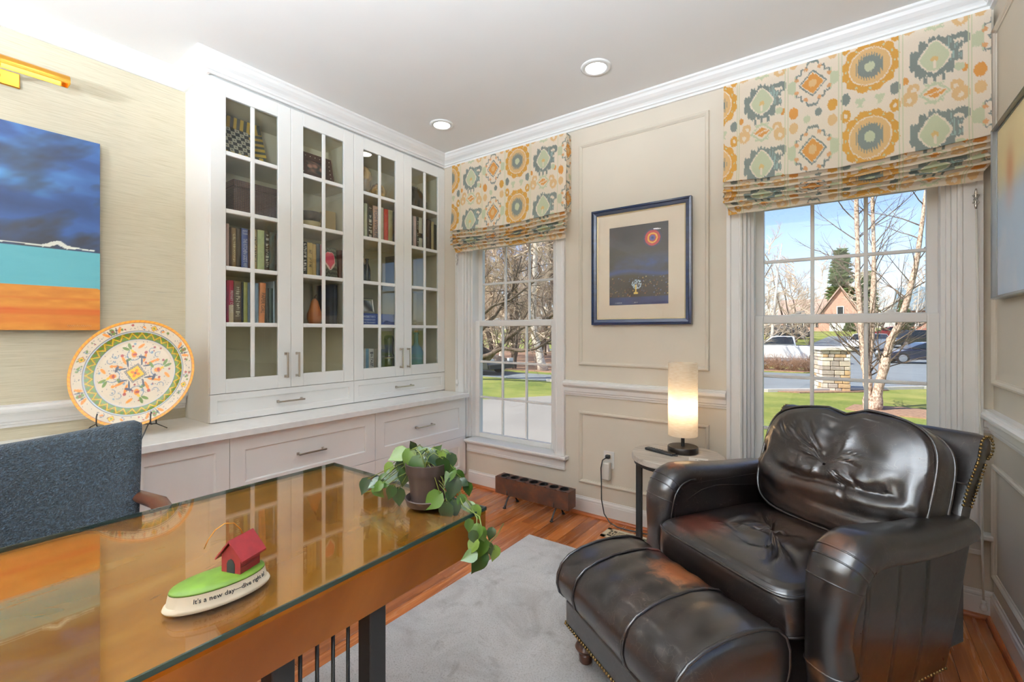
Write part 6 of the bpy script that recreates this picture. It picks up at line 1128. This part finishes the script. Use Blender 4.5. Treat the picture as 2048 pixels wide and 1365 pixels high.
# ---- vehicles
M['tyre'] = plain('tyre_rubber', S(30, 30, 30), .9); M['rim'] = plain('alloy_rim', S(176, 178, 182), .3, metal=.9); M['autoglass'] = plain('tinted_auto_glass', S(30, 40, 46), .06, var=.02); M['tail'] = plain('red_tail_lamp', S(150, 20, 20), .3); M['headl'] = plain('clear_head_lamp', S(226, 226, 226), .2)
def car(kind, col, loc, rz, L_, W_, H_, name, label):
    o = thing(name, label, 'car' if kind != 'truck' else 'truck', (loc[0], loc[1], gz(loc[1]) + .03), rz, local=True); bm = plain('car_paint_' + name, S(*col), .25, var=.02, Coat_Weight=.8); h = L_ / 2; r = .33 if kind != 'truck' else .38; g = r * .75; hw = W_ / 2
    if kind == 'sedan': body = [(-h, g + .1), (-h + .05, .62), (-h + .9, .82), (-h + 1.2, .86), (h - .75, .94), (h - .12, .95), (h, .75), (h - .05, g)]; cab = [(-h + 1.1, .84), (-h + 2.0, H_ - .05), (-h + 2.6, H_), (h - 1.6, H_ - .03), (h - .45, .94)]
    elif kind == 'suv': body = [(-h, g + .1), (-h + .04, .8), (-h + 1.0, 1.0), (-h + 1.2, 1.03), (h - .2, 1.08), (h, .9), (h - .04, g)]; cab = [(-h + 1.05, 1.0), (-h + 1.75, H_ - .05), (-h + 2.4, H_), (h - .5, H_ - .05), (h - .1, 1.06)]
    else: body = [(-h, g + .1), (-h + .03, .95), (-h + .3, 1.05), (-h + 1.4, 1.1), (h - .05, 1.1), (h, .95), (h - .03, g)]; cab = [(-h + 1.3, 1.08), (-h + 1.95, H_ - .05), (-h + 2.3, H_), (-h + 3.2, H_ - .02), (-h + 3.3, 1.08)]
    obj('body', MB().prism(body + [(-h + .05, g)], -hw, hw, 'y'), bm, o, bevel=.06, seg=3); ins = .86
    cm = MB().prism(cab, -hw * .94, hw * .94, 'y'); cm.v = [(x, y * (1 - .14 * max(0, (z - .9) / (H_ - .9))), z) for x, y, z in cm.v]; obj('cabin', cm, bm, o, bevel=.05, seg=3)
    cx = sum(p[0] for p in cab) / len(cab); cz = sum(p[1] for p in cab) / len(cab); wp = [(cx + (x - cx) * .86, cz + .02 + (z - cz) * .72) for x, z in cab]
    for sg in (-1, 1):
        y0 = hw * .94 * (1 - .14 * .5); wm = MB().prism(wp, sg * (y0 - .10), sg * (y0 + .03), 'y'); wm.v = [(x, y * (1 - .10 * (z - cz) / (H_ - cz)), z) for x, y, z in wm.v]; obj('side_window', wm, M['autoglass'], o)
    a, b = cab[0], cab[1]; obj('windscreen', MB().add([(a[0] + .03, -hw * .78, a[1] + .06), (a[0] + .03, hw * .78, a[1] + .06), (b[0] - .06, hw * .68, b[1] - .03), (b[0] - .06, -hw * .68, b[1] - .03)], [(0, 1, 2, 3)]), M['autoglass'], o); a, b = cab[-1], cab[-2]; obj('rear_window', MB().add([(a[0] - .05, -hw * .76, a[1] + .12), (a[0] - .05, hw * .76, a[1] + .12), (b[0] + .09, hw * .66, b[1] - .06), (b[0] + .09, -hw * .66, b[1] - .06)], [(0, 1, 2, 3)]), M['autoglass'], o)
    for wx in (-h + .85, h - .95 if kind != 'truck' else h - 1.25):
        for sg in (-1, 1):
            w = obj('wheel', MB().lathe([(r * .62, -.1), (r, -.1), (r, .1), (r * .62, .1)], (wx, sg * (hw - .08), r), 24, 'y'), M['tyre'], o, smooth=40); obj('rim', MB().lathe([(.03, sg * .115), (r * .66, sg * .105), (r * .68, sg * .09)], (wx, sg * (hw - .08), r), 20, 'y'), M['rim'], w, smooth=40)
    for sg in (-1, 1): obj('tail_lamp', MB().box(h - .06, h + .01, sg * hw * .8 - .14, sg * hw * .8 + .14, .72, .88), M['tail'], o); obj('head_lamp', MB().box(-h - .01, -h + .1, sg * hw * .75 - .16, sg * hw * .75 + .16, .6, .74), M['headl'], o)
    obj('bumper', MB().box(h - .04, h + .06, -hw * .95, hw * .95, g + .1, g + .28), M['dark'] if kind != 'truck' else M['rim'], o); obj('bumper', MB().box(-h - .05, -h + .06, -hw * .95, hw * .95, g + .05, g + .22), M['dark'] if kind != 'truck' else M['rim'], o)
    if kind == 'truck': obj('bed_well', MB().box(-h + 3.4, h - .12, -hw + .12, hw - .12, 1.06, 1.108), M['dark'], o)
    return o
car('truck', (226, 224, 220), (-3.1, 34.6), math.radians(8), 5.6, 1.9, 1.72, 'pickup_truck', 'white pickup truck parked behind the brown hedge')
car('sedan', (28, 32, 52), (4.2, 38.6), math.radians(14), 4.8, 1.85, 1.35, 'navy_sedan', 'dark navy sedan parked at the right of the birch')
car('suv', (224, 222, 218), (1.6, 54), math.radians(60), 4.7, 1.9, 1.65, 'white_suv', 'white sport utility car parked beyond the birch trunks')
car('suv', (30, 30, 34), (5.5, 60), math.radians(35), 4.9, 1.95, 1.7, 'black_van', 'black van parked in front of the brick house')
car('sedan', (140, 30, 34), (4.5, 72), math.radians(10), 4.6, 1.85, 1.45, 'red_car', 'red car parked on the far side of the street')
car('suv', (36, 38, 44), (-6.1, 70), math.radians(20), 4.8, 1.9, 1.65, 'black_suv', 'black sport utility car on the far driveway, the nearer one')
car('suv', (46, 50, 58), (-8.4, 74), math.radians(20), 4.8, 1.9, 1.65, 'grey_suv', 'dark grey sport utility car on the far driveway, the farther one')
car('sedan', (40, 42, 48), (-15.2, 16.9), math.radians(178), 4.7, 1.85, 1.45, 'dark_hatchback', 'dark car nose at the left edge of the corner window')
# ---- houses across the street
M['brick1'] = None
def brick(name, a, b):
    t = NT(name); bk_ = t.n('ShaderNodeTexBrick', Vector=t.co(rotv=(PI / 2, 0, 0)), Scale=4.0, Color1=(*a, 1), Color2=(*b, 1), Mortar=(*S(196, 180, 166), 1)); t.set(Base_Color=bk_.outputs[0], Roughness=.9); return t.m
M['brickA'] = brick('pink_brick', S(206, 150, 126), S(190, 132, 110)); M['brickB'] = brick('orange_brick', S(190, 104, 70), S(172, 88, 60)); M['roofA'] = plain('brown_shingle', S(176, 150, 136), .9, var=.15, vs=2); M['roofB'] = plain('slate_shingle', S(120, 138, 146), .9, var=.15, vs=2); M['siding'] = plain('white_siding', S(226, 222, 214), .7)
def house(name, label, x0, x1, y, h1, peak, depth, wall_m, roof_m, wins, garage=None, gx=None):
    z0 = gz(y) - .1; o = thing(name, label, 'house', ((x0 + x1) / 2, y, z0)); obj('walls', MB().box(x0, x1, y, y + depth, z0, z0 + h1), wall_m, o); ym = y + depth / 2
    obj('roof', MB().prism([(y - .5, z0 + h1 - .1), (y + depth + .5, z0 + h1 - .1), (ym, z0 + peak)], x0 - .4, x1 + .4, 'x'), roof_m, o)
    for (a, b, c0, c1) in wins:
        w = obj('window', MB().box(a, b, y - .08, y, z0 + c0, z0 + c1), M['siding'], o); obj('pane', MB().box(a + .1, b - .1, y - .1, y - .079, z0 + c0 + .1, z0 + c1 - .1), M['autoglass'], w)
        for sg, xx in ((-1, a), (1, b)): obj('shutter', MB().box(xx + sg * .06 - (.35 if sg < 0 else 0), xx + sg * .06 + (.35 if sg > 0 else 0), y - .06, y, z0 + c0, z0 + c1), M['dark'], o)
    if garage: g0, g1, gh = garage; d = obj('garage_door', MB().box(g0, g1, y - .06, y - .0005, z0, z0 + gh), M['siding'], o)
    if gx:
        a, b, pk = gx; m = (a + b) / 2; obj('gable', MB().prism([(a, z0 + .0), (b, z0 + .0), (b, z0 + h1), (m, z0 + pk), (a, z0 + h1)], y - 1.4, y + depth / 2, 'y'), wall_m, o)
        obj('gable_roof', MB().prism([(a - .4, z0 + h1 - .25), (m, z0 + pk), (b + .4, z0 + h1 - .25), (b + .4, z0 + h1 + .05), (m, z0 + pk + .35), (a - .4, z0 + h1 + .05)], y - 1.8, y + depth / 2, 'y'), roof_m, o); w = obj('gable_window', MB().box(m - .5, m + .5, y - 1.5, y - 1.39, z0 + h1 - .2, z0 + h1 + 1.3), M['siding'], o); obj('pane', MB().box(m - .38, m + .38, y - 1.52, y - 1.49, z0 + h1 - .08, z0 + h1 + 1.18), M['autoglass'], w)
        gd = obj('garage_door', MB().box(m - 1.5, m + 1.5, y - 1.47, y - 1.4, z0, z0 + 2.3), M['siding'], o)
    return o
house('gabled_house', 'pale brick house with a steep gable and white garage door across the street', -9.5, -3.0, 96, 3.0, 6.0, 9, M['brickA'], M['roofA'], [(-8.6, -7.6, .8, 2.3), (-6.9, -5.9, .8, 2.3), (-5.0, -4.2, .8, 2.3)], None, (-3.4, 2.1, 7.4))
house('brick_house', 'orange brick house with a slate roof at the right across the street', 6.0, 16, 78, 3.4, 6.6, 8, M['brickB'], M['roofB'], [(6.6, 7.6, 1.3, 3.0), (9, 10, 1.0, 2.6), (11.5, 12.5, 1.0, 2.6)])
house('distant_house', 'distant white gabled house between the trees', -24, -15, 100, 3.0, 6.4, 9, M['siding'], M['roofA'], [(-22, -21, .8, 2.3), (-19, -18, .8, 2.3)])
